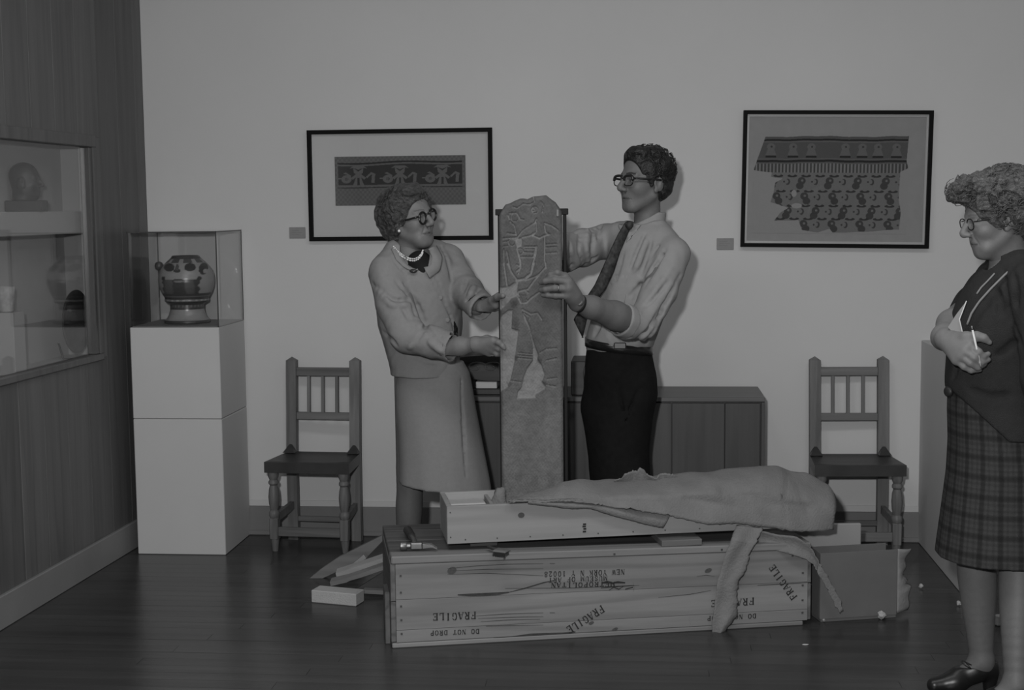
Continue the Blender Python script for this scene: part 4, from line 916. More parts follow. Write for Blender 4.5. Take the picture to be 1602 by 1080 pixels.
# ================================================================ PEOPLE: implicit surfaces meshed with surface nets
class Sdf:
    def __init__(s, lo, hi, res):
        lo, hi = np.minimum(lo, hi), np.maximum(lo, hi); s.lo = np.array(lo, float); s.res = res; n = np.ceil((np.array(hi, float) - s.lo) / res).astype(int) + 1
        s.ax = [(s.lo[i] + res * np.arange(n[i])).astype(np.float32) for i in range(3)]
        s.D = np.full(tuple(n), 1.0, np.float32)
    def _v(s, lo, hi):
        sl = []; c = []
        for i in range(3):
            a = max(0, int((lo[i] - s.lo[i]) / s.res)); b = min(len(s.ax[i]), int((hi[i] - s.lo[i]) / s.res) + 2)
            if b <= a: return None, None
            sl.append(slice(a, b)); sh = [1, 1, 1]; sh[i] = -1; c.append(s.ax[i][a:b].reshape(sh))
        return tuple(sl), c
    def _c(s, lo, hi, f, k, op):
        m = k + 3 * s.res; sl, c = s._v(np.array(lo) - m, np.array(hi) + m)
        if sl is None: return s
        d = f(*c); D = s.D[sl]
        if op == 'add':
            h = np.clip(.5 + .5 * (D - d) / k, 0, 1); s.D[sl] = D + (d - D) * h - k * h * (1 - h)
        elif op == 'sub':
            d = -d; h = np.clip(.5 - .5 * (D - d) / k, 0, 1); s.D[sl] = D + (d - D) * h + k * h * (1 - h)
        elif op == 'and':
            s.D[sl] = np.maximum(D, d)
        return s
    def rc(s, a, b, ra, rb=None, k=.012, op='add', flat=None):
        a = np.array(a, float); b = np.array(b, float); rb = ra if rb is None else rb; R = max(ra, rb); ba = b - a; L2 = ba @ ba + 1e-12
        def f(X, Y, Z):
            x, y, z = X - a[0], Y - a[1], Z - a[2]; t = np.clip((x * ba[0] + y * ba[1] + z * ba[2]) / L2, 0, 1)
            x, y, z = x - t * ba[0], y - t * ba[1], z - t * ba[2]; q = x * x + y * y + z * z
            if flat: n, fc = flat; q = q + (x * n[0] + y * n[1] + z * n[2]) ** 2 * (1 / fc ** 2 - 1)
            return np.sqrt(q) - (ra + (rb - ra) * t)
        return s._c(np.minimum(a, b) - R, np.maximum(a, b) + R, f, k, op)
    def chain(s, P, R, k=.010, flat=None):
        for i in range(len(P) - 1): s.rc(P[i], P[i + 1], R[i], R[i + 1], k, 'add', flat)
        return s
    def ell(s, c, r, M=None, k=.012, op='add'):
        c = np.array(c, float); r = np.array(r, float); M = np.eye(3) if M is None else np.array(M); R = r.max()
        def f(X, Y, Z):
            x, y, z = X - c[0], Y - c[1], Z - c[2]
            u = [x * M[i][0] + y * M[i][1] + z * M[i][2] for i in range(3)]
            k0 = np.sqrt((u[0] / r[0]) ** 2 + (u[1] / r[1]) ** 2 + (u[2] / r[2]) ** 2); k1 = np.sqrt((u[0] / r[0] ** 2) ** 2 + (u[1] / r[1] ** 2) ** 2 + (u[2] / r[2] ** 2) ** 2) + 1e-9
            return k0 * (k0 - 1) / k1
        return s._c(c - R, c + R, f, k, op)
    def plane(s, p, n, c, R):
        """cut away everything on the side n points to, inside a ball-sized box"""
        p = np.array(p, float); n = np.array(n, float); n /= np.linalg.norm(n); c = np.array(c, float)
        return s._c(c - R, c + R, lambda X, Y, Z: ((X - p[0]) * n[0] + (Y - p[1]) * n[1] + (Z - p[2]) * n[2]).astype(np.float32), 0.0, 'and')
    def stack(s, rows, k=.02, fold=None, n=2.2, pad=.0):
        """rows of (z, cx, cy, rx, ry): a body of elliptical sections"""
        r = np.array(sorted([tuple(q) for q in rows])); z0, z1 = r[0, 0], r[-1, 0]; R = r[:, 3:5].max() + pad
        def f(X, Y, Z):
            zf = Z.ravel(); zz_ = np.linspace(z0, z1, 200); cols = []
            for c in range(1, 5):
                v = np.interp(zz_, r[:, 0], r[:, c]); kk = np.hanning(17); kk /= kk.sum(); v = np.convolve(np.pad(v, 8, mode='edge'), kk, 'valid'); cols.append(np.interp(zf, zz_, v).reshape(1, 1, -1).astype(np.float32))
            cx, cy, rx, ry = cols; u = (X - cx) / (rx + pad); v = (Y - cy) / (ry + pad)
            if fold:
                nf, amp, ph, zt, zb = fold; th = np.arctan2(v, u); w_ = np.clip((zt - Z) / (zt - zb), 0, 1); sc = 1 + amp * w_ * (np.cos(nf * th + ph) + .5 * np.cos((2 * nf + 1) * th + 1.3 * ph)); u = u / sc; v = v / sc
            k0 = (np.abs(u) ** n + np.abs(v) ** n) ** (1 / n); d = (k0 - 1) * np.minimum(rx, ry)
            return np.maximum(d, np.maximum(z0 - Z, Z - z1))
        cx0, cx1 = (r[:, 1] - R).min(), (r[:, 1] + R).max(); cy0, cy1 = (r[:, 2] - R).min(), (r[:, 2] + R).max()
        return s._c((cx0, cy0, z0), (cx1, cy1, z1), f, k, 'add')
    def noise(s, amp, freq, seed=0, n=10, stretch=(1, 1, 1)):
        r = np.random.RandomState(seed); act = np.abs(s.D) < amp * 4 + s.res * 3
        I = np.argwhere(act)
        P = np.stack([s.ax[i][I[:, i]] for i in range(3)], -1).astype(np.float64) * np.array(stretch)
        w_ = P + .010 * np.sin(P[:, [1, 2, 0]] * freq * .7 + 1.0); f = np.zeros(len(P))
        for i in range(n):
            d = r.normal(size=3); d /= np.linalg.norm(d); f += np.sin(w_ @ d * freq * r.uniform(.6, 1.6) + r.uniform(0, 6.28))
        s.D[act] += (f / math.sqrt(n) * amp).astype(np.float32); return s
    def hit(s, px, py):
        """first surface point seen through a pixel"""
        d = np.array(ray(px, py)); ys = np.arange(s.ax[1][0], s.ax[1][-1], s.res * .5); P_ = np.array(CAM) + d[None, :] * ((ys - CAM.y) / d[1])[:, None]
        I = np.round((P_ - s.lo) / s.res).astype(int); ok = ((I >= 0) & (I < np.array(s.D.shape))).all(1); I = np.clip(I, 0, np.array(s.D.shape) - 1)
        v = np.where(ok, s.D[I[:, 0], I[:, 1], I[:, 2]], 1.0); j = np.argmax(v < 0)
        return P_[j] if (v < 0).any() else P_[len(P_) // 2]
    def pull(s, pts, r=.004, k=.012, op='sub', off=0.0, n=9):
        """a crease (or ridge) drawn along pixels on the visible surface"""
        Q = [s.hit(*p) + np.array([0, -off, 0]) for p in resamp(pts, n)]
        for i in range(n - 1):
            ra = r * (.35 + .65 * math.sin(PI * (i + .5) / n)); s.rc(Q[i], Q[i + 1], ra, ra, k, op)
        return s
    def limb(s, P_, R_, k=.015, n=5):
        P_ = [np.array(p) for p in P_]; m = len(P_); pts = []; rs = []
        for i in range(m - 1):
            p0, p1, p2, p3 = P_[max(i - 1, 0)], P_[i], P_[i + 1], P_[min(i + 2, m - 1)]; r0, r1, r2, r3_ = R_[max(i - 1, 0)], R_[i], R_[i + 1], R_[min(i + 2, m - 1)]
            for t in np.linspace(0, 1, n, endpoint=False):
                c = lambda a, b, c_, d_: .5 * (2 * b + (c_ - a) * t + (2 * a - 5 * b + 4 * c_ - d_) * t * t + (3 * b - a - 3 * c_ + d_) * t ** 3)
                pts.append(c(p0, p1, p2, p3)); rs.append(c(r0, r1, r2, r3_))
        pts.append(P_[-1]); rs.append(R_[-1])
        for i in range(len(pts) - 1): s.rc(pts[i], pts[i + 1], rs[i], rs[i + 1], .004 if i else k)
        return s
    def mesh(s):
        D = s.D; S_ = D < 0; n = D.shape; c = np.zeros(tuple(q - 1 for q in n), np.int8)
        offs = [(i, j, k_) for i in (0, 1) for j in (0, 1) for k_ in (0, 1)]
        for (i, j, k_) in offs: c += S_[i:n[0] - 1 + i, j:n[1] - 1 + j, k_:n[2] - 1 + k_]
        act = (c > 0) & (c < 8); I = np.argwhere(act); vals = np.stack([D[I[:, 0] + i, I[:, 1] + j, I[:, 2] + k_] for (i, j, k_) in offs], -1)
        P = np.zeros((len(I), 3)); cnt = np.zeros(len(I)); O = np.array(offs, float)
        for a in range(8):
            for b in range(a + 1, 8):
                if np.abs(O[a] - O[b]).sum() != 1: continue
                m = (vals[:, a] < 0) != (vals[:, b] < 0); t = np.where(m, vals[:, a] / np.where(m, vals[:, a] - vals[:, b], 1), 0)
                P += (O[a] + (O[b] - O[a]) * t[:, None]) * m[:, None]; cnt += m
        V = (P / cnt[:, None] + I) * s.res + s.lo
        vid = np.full(act.shape, -1, np.int32); vid[act] = np.arange(len(I)); Q = []
        for ax in range(3):
            o1, o2 = [(1, 2), (2, 0), (0, 1)][ax]; sl0 = [slice(1, q - 1) for q in n]; sl1 = [slice(1, q - 1) for q in n]; sl0[ax] = slice(0, n[ax] - 1); sl1[ax] = slice(1, n[ax])
            ch = S_[tuple(sl0)] != S_[tuple(sl1)]; E_ = np.argwhere(ch); base = np.array([1, 1, 1]); base[ax] = 0; E_ = E_ + base
            if not len(E_): continue
            def g(d1, d2):
                e = E_.copy(); e[:, o1] -= d1; e[:, o2] -= d2; return vid[e[:, 0], e[:, 1], e[:, 2]]
            q = np.stack([g(1, 1), g(0, 1), g(0, 0), g(1, 0)], -1); ins = S_[E_[:, 0], E_[:, 1], E_[:, 2]]; q[~ins] = q[~ins][:, ::-1]; Q.append(q)
        Q = np.concatenate(Q); Q = Q[(Q >= 0).all(1)]
        # one pass of smoothing over the quad edges
        for _ in range(1):
            acc = np.zeros_like(V); ct = np.zeros(len(V))
            for a, b in ((0, 1), (1, 2), (2, 3), (3, 0)):
                np.add.at(acc, Q[:, a], V[Q[:, b]]); np.add.at(acc, Q[:, b], V[Q[:, a]]); np.add.at(ct, Q[:, a], 1); np.add.at(ct, Q[:, b], 1)
            V = V * .5 + .5 * acc / np.maximum(ct, 1)[:, None]
        return V, Q
def joined(name, parts, m, parent, tone=None):
    vs = []; qs = []; n = 0
    for V, Q in parts: vs.append(V); qs.append(Q + n); n += len(V)
    V = np.concatenate(vs); me = fast_mesh(name, V, np.concatenate(qs))
    if tone is not None: vcol(me, tone(V) if callable(tone) else tone)
    o = link(name, me, m, None, True); wpar(o, parent); return o
CR = np.array(RWC[0]); CRH = np.array([CR[0], CR[1], 0]); CRH /= np.linalg.norm(CRH); CDP = np.array([-CRH[1], CRH[0], 0]); UPV = np.array([0, 0, 1.])
def frame_of(F, U0, scale):
    """head frame from (right, up, deep) view directions; returns rows F, S (towards deep/left), U"""
    F = F[0] * CRH + F[1] * UPV + F[2] * CDP; U = U0[0] * CRH + U0[1] * UPV + U0[2] * CDP
    F = F / np.linalg.norm(F); U = U - F * (U @ F); U /= np.linalg.norm(U); S_ = np.cross(U, F); return F, S_, U
class Head:
    def __init__(h, o, F, U0, sc=1.0, female=False, wide=1.0):
        h.o = np.array(o, float); h.F, h.S, h.U = frame_of(F, U0, sc); h.sc = sc; h.female = female; h.wide = wide; h.M = np.stack([h.F, h.S, h.U])
    def p(h, f, s, u): return h.o + h.sc * (f * h.F + s * h.wide * h.S + u * h.U)
    def loc(h, V): return ((V - h.o) @ h.M.T) / h.sc
    def e(h, g, c, r, k=.012, op='add', rot=None):
        M = h.M if rot is None else rot @ h.M; g.ell(h.p(*c), np.array(r) * h.sc, M, k * h.sc, op)
    def r(h, g, a, b, ra, rb, k=.01, op='add'): g.rc(h.p(*a), h.p(*b), ra * h.sc, rb * h.sc, k * h.sc, op)
    def sculpt(h, g, neck, nr=(.052, .056), jaw=1.0, old=0.0):
        h.e(g, (-.012, 0, .036), (.098, .076, .090), .02)
        h.e(g, (.030, 0, -.030), (.060, .062, .080), .03)
        for s in (-1, 1):
            h.r(g, (-.004, s * .056, -.055), (.055, s * .020, -.100), .014, .016, .025)
            h.e(g, (.052, s * .038, -.026), (.030, .024, .026), .022)
            h.r(g, (.083, s * .012, .022), (.070, s * .044, .020), .010, .009, .014)
        h.r(g, (.066, -.010 * jaw, -.100), (.066, .010 * jaw, -.100), .0165 if old else .019, .0165 if old else .019, .022)
        h.e(g, (.068, 0, -.066), (.022, .028, .022), .022)
        for s in (-1, 1): h.e(g, (.096, s * .031, .000), (.020, .018, .013), .012, 'sub')
        for s in (-1, 1):
            h.e(g, (.0735, s * .031, .000), (.0135, .0135, .0125), .004)
            h.r(g, (.083, s * .018, .0085), (.079, s * .044, .007), .0045, .004, .006); h.r(g, (.082, s * .020, -.0095), (.078, s * .042, -.009), .004, .004, .008)
        h.r(g, (.086, 0, .014), (.112, 0, -.026), .0085, .0115, .012); h.e(g, (.108, 0, -.034), (.013, .0125, .010), .008)
        for s in (-1, 1): h.e(g, (.098, s * .012, -.037), (.011, .009, .008), .006); h.e(g, (.100, s * .0075, -.045), (.005, .0035, .004), .003, 'sub')
        h.r(g, (.0855, 0, -.0640), (.077, -.021, -.0665), .0050, .0026, .006); h.r(g, (.0855, 0, -.0640), (.077, .021, -.0665), .0050, .0026, .006); h.r(g, (.0840, 0, -.0745), (.077, -.018, -.0715), .0058, .003, .006); h.r(g, (.0840, 0, -.0745), (.077, .018, -.0715), .0058, .003, .006)
        h.r(g, (.0915, 0, -.0690), (.077, .029, -.0700), .0022, .0016, .003, 'sub'); h.r(g, (.0915, 0, -.0690), (.077, -.029, -.0700), .0022, .0016, .003, 'sub')
        h.r(g, (.091, 0, -.047), (.0885, 0, -.056), .0025, .0025, .005, 'sub')
        for s in (-1, 1):                                              # ears and laugh lines
            h.e(g, (-.012, s * .076, -.008), (.021, .008, .032), .006, 'add', np.array([[.96, 0, -.28], [0, 1, 0], [.28, 0, .96]]))
            h.e(g, (-.006, s * .083, -.004), (.010, .005, .019), .004, 'sub'); h.e(g, (-.002, s * .076, -.035), (.009, .006, .010), .005)
            if old: h.r(g, (.092, s * .020, -.040), (.078, s * .034, -.075), .0022, .002, .006, 'sub'); h.e(g, (.055, s * .036, -.085), (.018, .014, .018), .02)
        if old: h.e(g, (.035, 0, -.106), (.028, .024, .014), .03)
        g.rc(h.p(-.018, 0, -.045), neck, nr[0], nr[1], .028)
    def tone(h, V, base, lip=.7, brow=.35, iris=.06):
        L = h.loc(V); f, s, u = L[:, 0], L[:, 1], L[:, 2]; g = np.full(len(V), base); near = (np.abs(f) < .2) & (np.abs(u) < .2)
        m = (f > .068) & (np.abs(s) < .028) & (u < -.058) & (u > -.0825) & (((np.abs(s) / .028) ** 2 + ((u + .0695) / .0095) ** 2) < 1); g[m] = base * lip; m = (f > .068) & (np.abs(s) < .028) & (np.abs(u + .0695) < .0020); g[m] = base * lip * .55
        for q in (-1, 1):
            arc = .0265 - .16 * np.maximum(0, np.abs(s * q - .030) - .004); m = (s * q > .013) & (s * q < .050) & (np.abs(u - arc) < .0034) & (f > .04); g[m] = base * brow
            e2 = np.hypot(s - q * .031, u); m = (e2 < .0135) & (f > .0785) & (np.abs(u) < .0062); g[m] = base * 1.25
            m = (np.hypot(s - q * .031, u) < .0058) & (f > .075); g[m] = iris
        return g
M_skin = mat('skin', .2, .55, .3, attr=True, var=.06, vscale=(60, 60, 60), bump=.08, bscale=260)
def glasses(name, h, m, parent, rim=.0032, rx=.024, rz=.019, f=.094, sq=2.0, browline=False, eye=.031, tilt=0.0, mlens=True, u0=-.002, temple_u=0.004):
    """spectacles: rims, bridge, temples, lenses"""
    def tp(f_, s_, u_): return h.p(f_, s_, u_ + tilt * s_)
    o = thing(name, None, None); o.parent = parent
    root = None
    fr = MB()
    for s in (-1, 1):
        pts = []
        for i in range(29):
            a = 2 * PI * i / 28; cx, cz = math.cos(a), math.sin(a); x = rx * math.copysign(abs(cx) ** (2 / sq), cx); z = rz * math.copysign(abs(cz) ** (2 / sq), cz)
            pts.append(tp(f - .10 * abs(s * eye + x * s) ** 1.5 * 2, s * eye + x, u0 + z))
        if browline: fr.tube(pts[0:15], rim * 1.7, 8); fr.tube(pts[14:], rim * .7, 6)
        else: fr.tube(pts, rim, 8)
    fr.tube([tp(f - .001, -eye + rx * .93, u0 + rz * .35), tp(f + .004, 0, u0 + rz * .5), tp(f - .001, eye - rx * .93, u0 + rz * .35)], rim, 8)
    bpy.data.objects.remove(o)
    root = fr.build(name, m, None, True); wpar(root, parent)
    for s in (-1, 1):
        q = MB().tube([tp(f - .006, s * (eye + rx * .97), u0 + rz * .45), tp(f - .018, s * (eye + rx + .008), u0 + rz * .45), tp(f - .045, s * .0765, u0 + rz * .38), tp(.02, s * .079, temple_u + .003), tp(-.02, s * .082, temple_u)], rim * (1.35 if browline else .9), 8).build('temple', m, None, True); wpar(q, root)
        if mlens:
            pts = []
            for i in range(24):
                a = 2 * PI * i / 24; cx, cz = math.cos(a), math.sin(a); x = rx * .96 * math.copysign(abs(cx) ** (2 / sq), cx); z = rz * .96 * math.copysign(abs(cz) ** (2 / sq), cz); pts.append(tp(f - .10 * abs(s * eye + x * s) ** 1.5 * 2, s * eye + x, u0 + z))
            q = MB(); q.add(pts, [tuple(range(24))]); q = q.build('lens', M_glass, None); wpar(q, root)
    return root

# ---------------------------------------------------------------- the man in shirt and tie
YM = 5.55
def P(px, py, y=YM): return np.array(at(px, py, y))
def row(py, l, r, y, ry, yo=0.0):
    a = P(l, py, y); b = P(r, py, y); return ((a[2] + b[2]) / 2, (a[0] + b[0]) / 2, y + yo, (b[0] - a[0]) / 2, ry)
man = thing('person', 'man in white shirt with rolled sleeves, paisley tie and dark trousers holding the carved slab', 'person', (-.05, 5.60, 0))
hm = Head(P(1008, 284), (-.86, .05, -.50), (0.0, 1, 0), 1.03)
g = Sdf(P(930, 215, 5.42) - np.array([0, .04, 0]), P(1075, 400, 5.75), .0027)
hm.sculpt(g, P(1012, 372, 5.57), (.050, .054)); parts = [g.mesh()]
# near (left) forearm and hand
g = Sdf((-.40, 4.955, 1.05), (.10, 5.36, 1.46), .0032)
wr = P(903, 474, 5.065); el_ = P(1000, 510, 5.29); 
g.chain([el_, P(962, 494, 5.20), P(925, 481, 5.11), wr], [.050, .053, .041, .031], .02)
K = [P(884, 433, 5.02), P(889, 441, 5.005), P(889, 452, 5.005), P(887, 463, 5.012)]
for k_, q in zip(K, (.016, .017, .017, .016)): g.rc(wr, k_, .024, q, .014)
g.rc(P(896, 462, 5.04), P(889, 448, 5.02), .028, .022, .02)
fing = [[K[0], P(872, 427, 5.000), P(861, 430, 5.008), P(856, 435, 5.020)], [K[1], P(868, 438, 4.993), P(853, 440, 5.003), P(846, 442, 5.018)], [K[2], P(868, 451, 4.995), P(853, 453, 5.004), P(846, 454, 5.018)], [K[3], P(869, 463, 5.002), P(857, 462, 5.008), P(849, 462, 5.019)]]
for fc, q in zip(fing, (1, 1.03, 1, .88)): g.chain(fc, [.0135 * q, .0122 * q, .0108 * q, .0088 * q], .005)
g.chain([P(898, 464, 5.07), P(893, 448, 5.105), P(884, 440, 5.125), P(872, 436, 5.128)], [.019, .015, .012, .010], .012)
parts.append(g.mesh())
# far (right) forearm and hand, behind the slab
g = Sdf((-.50, 5.10, 1.30), (-.14, 5.62, 1.62), .0045)
g.chain([P(885, 397, 5.46), P(855, 385, 5.28), P(842, 372, 5.19)], [.050, .042, .030], .02); g.rc(P(842, 372, 5.19), P(836, 352, 5.135), .027, .022, .015)
for i in range(4): g.chain([P(836 - 3 * i + 4, 350 + 6 * i, 5.135), P(822 - 2 * i, 343 + 7 * i, 5.118), P(810 - 2 * i, 342 + 8 * i, 5.112)], [.012, .0105, .009], .006)
g.chain([P(846, 365, 5.17), P(850, 350, 5.14), P(850, 338, 5.125)], [.015, .012, .010], .01)
parts.append(g.mesh())
# trunk and legs under the clothes
g = Sdf((-.36, 5.36, 0.0), (.24, 5.80, 1.46), .009)
g.stack([row(545, 925, 1012, YM, .10), row(500, 932, 1028, YM, .10), row(450, 942, 1044, YM, .11), row(400, 955, 1050, YM, .11), row(372, 965, 1045, YM, .09)], .02)
g.rc(P(1005, 395), P(1012, 355, 5.57), .06, .05, .03)
FL_ = np.array([-.135, 5.60, .09]); FR_ = np.array([-.005, 5.66, .09])
g.chain([P(945, 585), P(952, 700, 5.58), FL_], [.085, .06, .042], .03); g.chain([P(992, 585), P(985, 700, 5.62), FR_], [.085, .06, .042], .03)
g.rc(P(1045, 400, 5.47), P(1004, 500, 5.31), .050, .044, .02); g.rc(P(948, 380, 5.66), P(890, 395, 5.48), .050, .044, .02)
g.rc(FL_ - [0, 0, .04], FL_ + [-.10, -.10, -.055], .035, .03, .02); g.rc(FR_ - [0, 0, .04], FR_ + [-.10, -.10, -.055], .035, .03, .02)
parts.append(g.mesh())
SKM = .122
joined('body', parts, M_skin, man, lambda V: hm.tone(V, SKM, .80, .22))
# hair
g = Sdf(P(940, 205, 5.40), P(1085, 345, 5.72), .0028)
hm.e(g, (-.020, 0, .046), (.108, .087, .094), .01); hm.e(g, (-.052, 0, -.016), (.054, .071, .068), .03); hm.e(g, (.046, .010, .108), (.046, .050, .026), .02)
g.noise(.0030, 150, 3, 8); g.noise(.0045, 55, 4, 6)
hm.e(g, (.106, 0, -.010), (.064, .115, .096), .008, 'sub'); hm.e(g, (.052, .0, .060), (.045, .050, .030), .012, 'sub') if 0 else None; hm.e(g, (.052, 0, -.112), (.080, .13, .086), .008, 'sub')
for s in (-1, 1): hm.e(g, (-.012, s * .088, -.014), (.024, .022, .032), .006, 'sub'); hm.r(g, (.016, s * .072, .034), (.016, s * .0705, -.018), .011, .006, .02)
M_hairm = mat('dark_brown_hair', .014, .42, .32, var=.5, vscale=(120, 120, 50), bump=.5, bscale=160)
def strays(h, n, seed, cen, rad, zone, r, parent, m, length=1.0, lift=.004):
    """loose curls of hair standing off the mass: one part, too many to count"""
    rg = np.random.RandomState(seed); q = MB()
    for i in range(n):
        d = rg.normal(size=3); d /= np.linalg.norm(d); p = np.array(cen) + np.array(rad) * d
        if not zone(*p): continue
        a = rg.normal(size=3); a -= d * (a @ d); a /= np.linalg.norm(a); b = np.cross(d, a); R0 = .012 * rg.uniform(.6, 1.4) * length; t1 = rg.uniform(1.6, 4.0)
        pts = [h.p(*(p + a * R0 * math.sin(t) + b * R0 * (1 - math.cos(t)) + d * (lift * math.sin(PI * t / t1) + .002 * rg.uniform(-1, 1)))) for t in np.linspace(0, t1, 7)]
        q.tube(pts, [r * 1.1, r * 1.5, r * 1.5, r * 1.4, r * 1.2, r * .9, r * .5], 5)
    o = q.build('loose_curls', m, None, True); tag(o, kind='stuff'); wpar(o, parent); return o
hair_o = joined('hair', [g.mesh()], M_hairm, man)
strays(hm, 420, 3, (-.020, 0, .046), (.109, .088, .095), lambda f, s, u: u > -.02 and not (f > .02 and u < .085), .0011, hair_o, M_hairm, .9, .004)
M_tort = mat('dark_horn_rim', .014, .3, .5)
glasses('glasses', hm, M_tort, man, .0032, .0265, .0195, .099, 3.0, True, .033)
# shirt
M_shirt = mat('white_cotton_shirt', .232, .85, .15, var=.04, vscale=(40, 40, 40), bump=.10, bscale=300, sheen=.1)
g = Sdf((-.40, 5.16, .93), (.26, 5.82, 1.57), .0052)
g.stack([row(548, 918, 1019, YM, .118), row(535, 917, 1023, YM, .128), row(520, 919, 1030, YM, .132), row(490, 927, 1042, YM, .135), row(450, 938, 1056, YM, .140), row(410, 948, 1062, YM, .138), row(380, 955, 1060, YM, .120), row(362, 968, 1048, YM, .09), row(350, 985, 1037, YM + .01, .066)], .02)
g.rc(P(1030, 372, 5.52), P(1052, 396, 5.45), .055, .066, .05); g.rc(P(970, 368, 5.60), P(946, 378, 5.66), .055, .062, .05)
g.chain([P(1053, 398, 5.445), P(1032, 455, 5.38), P(1004, 507, 5.300), P(982, 506, 5.255)], [.066, .067, .060, .064], .018)
g.chain([P(944, 378, 5.66), P(912, 388, 5.57), P(884, 396, 5.47), P(866, 388, 5.36)], [.066, .072, .074, .062], .02)
def grooves(g, L_, r=.006, k=.010):
    for a, b in L_: g.rc(P(*a), P(*b), r, r * .6, k, 'sub')
# cloth folds: fine pulls from the shoulder and elbow, creases at the waist
g.noise(.0022, 42, 11, 8, (1, 1, .45)); g.noise(.0010, 100, 12, 8, (1, .6, .5))
def front_y(px, py): return P(px, py, 5.42)
grooves(g, [((1040, 400, 5.39), (992, 470, 5.30)), ((1030, 385, 5.42), (985, 440, 5.41)), ((1062, 440, 5.34), (1012, 515, 5.245)), ((1050, 470, 5.36), (1006, 522, 5.24)), ((1020, 480, 5.25), (980, 498, 5.19)), ((985, 520, 5.42), (955, 500, 5.415)), ((960, 532, 5.42), (930, 500, 5.425)), ((1010, 530, 5.42), (970, 538, 5.415)), ((905, 345, 5.55), (890, 415, 5.42)), ((925, 352, 5.58), (915, 420, 5.50)), ((950, 400, 5.54), (920, 405, 5.53))])
fa = P(962, 494, 5.20) - P(1000, 510, 5.29); fa /= np.linalg.norm(fa)
g.plane(P(969, 499, 5.222), fa, P(969, 499, 5.222), .10)
g.rc(P(969, 499, 5.222) + fa * .02, P(969, 499, 5.222) - fa * .02, .053, .050, .004, 'sub')
for L_ in ([(1009, 366), (996, 396), (986, 421)], [(1019, 379), (1010, 405), (1002, 430)], [(1041, 391), (1016, 430), (986, 463)], [(1064, 430), (1040, 480), (1012, 519)], [(1046, 440), (1020, 470), (1005, 482)], [(1030, 412), (1002, 448), (992, 470)], [(957, 521), (972, 527), (986, 529)], [(1031, 502), (1012, 520), (993, 534)], [(1036, 488), (1022, 516), (1010, 536)], [(940, 505), (930, 525)], [(955, 512), (968, 536)], [(931, 349), (926, 385), (928, 417)], [(908, 362), (905, 390), (912, 412)], [(893, 380), (892, 405), (897, 420)], [(940, 345), (935, 375)], [(962, 400), (950, 430), (940, 450)], [(975, 395), (962, 440)], [(1050, 455), (1030, 492)]):
    g.pull(L_, .0045, .014)
for L_ in ([(1013, 372), (1002, 400), (993, 424)], [(1050, 420), (1025, 455), (1000, 490)], [(1056, 445), (1034, 490), (1018, 512)], [(920, 352), (917, 385), (920, 415)], [(1024, 508), (1002, 530)]):
    g.pull(L_, .0035, .016, 'add', -.001)
g_shirt = g
VQ = g.mesh(); sh = joined('shirt', [VQ], M_shirt, man)
# rolled cuff, collar, pocket
g = Sdf(P(940, 450, 5.10), P(1010, 545, 5.36), .0035); cc = P(974, 501, 5.235)
g.rc(cc, cc - fa * .022, .0665, .0665, .004); g.plane(cc + fa * .012, fa, cc, .12); g.plane(cc - fa * .030, -fa, cc, .12); g.rc(cc + fa * .05, cc - fa * .06, .0555, .0555, .004, 'sub'); g.noise(.0015, 70, 5, 8)
c_ = joined('rolled_cuff', [g.mesh()], M_shirt, man)
g = Sdf(P(960, 325, 5.40), P(1060, 395, 5.72), .003)
ca_ = P(1012, 352, 5.565)
g.stack([(ca_[2] - .045, ca_[0] - .008, ca_[1] - .006, .082, .080), (ca_[2] + .0, ca_[0], ca_[1], .072, .070), (ca_[2] + .050, ca_[0] + .014, ca_[1] + .008, .0645, .063)], .004)
g.plane(P(1011, 340, 5.565), (-.46, -.10, .88), ca_, .16); g.plane(P(1008, 366, 5.565), (.30, .05, -.95), ca_, .16); g.noise(.0010, 60, 3, 6)
joined('collar', [g.mesh()], M_shirt, man)
o = sheet('shirt_pocket', [[g_shirt.hit(956 + 26 * i / 7 - 5 * j / 7, 428 + 44 * j / 7 + 3 * i / 7) + np.array([0, -.002, 0]) for i in range(8)] for j in range(8)], None, .002, .0001, 2, M_shirt); wpar(o, man)
o = sheet('collar_point', [[g_shirt.hit(983 + 20 * i / 6 - 3 * (j / 6), 356 + 24 * (j / 6) * (1 - .75 * i / 6) - 6 * i / 6) + np.array([0, -.006 - .004 * (1 - j / 6), 0]) for i in range(7)] for j in range(7)], None, .004, .0001, 2, M_shirt); wpar(o, man)
o = sheet('collar_point', [[g_shirt.hit(976 - 8 * i / 4, 352 + 16 * (j / 5) * (1 - .7 * i / 4)) + np.array([0, -.005, 0]) for i in range(5)] for j in range(6)], None, .004, .0001, 2, M_shirt); wpar(o, man)
# tie
M_tie = mat('paisley_tie', .024, .6, .25, var=.8, vscale=(75, 75, 60), detail=1.0)
tl = resamp([(977, 349), (967, 366), (955, 390), (942, 420), (930, 446), (918, 464), (906, 486), (897, 500), (911, 529)], 60); trr = resamp([(989, 352), (981, 369), (971, 393), (961, 424), (948, 452), (935, 470), (926, 486), (920, 494), (912, 529)], 60)
yy = np.interp(np.linspace(0, 1, 60), [0, .12, .35, .6, .8, 1], [5.462, 5.440, 5.405, 5.395, 5.395, 5.40])
rows = [[P(tl[i][0] + (trr[i][0] - tl[i][0]) * w_, tl[i][1] + (trr[i][1] - tl[i][1]) * w_, yy[i] - .006 * math.sin(PI * w_) + .012 * w_ * (1 - i / 59)) for w_ in np.linspace(0, 1, 9)] for i in range(60)]
tie = sheet('tie', rows, None, .004, .0002, 2, M_tie); wpar(tie, man)
bm = bmesh.new(); bmesh.ops.create_icosphere(bm, subdivisions=3, radius=1); kc = P(984, 353, 5.462)
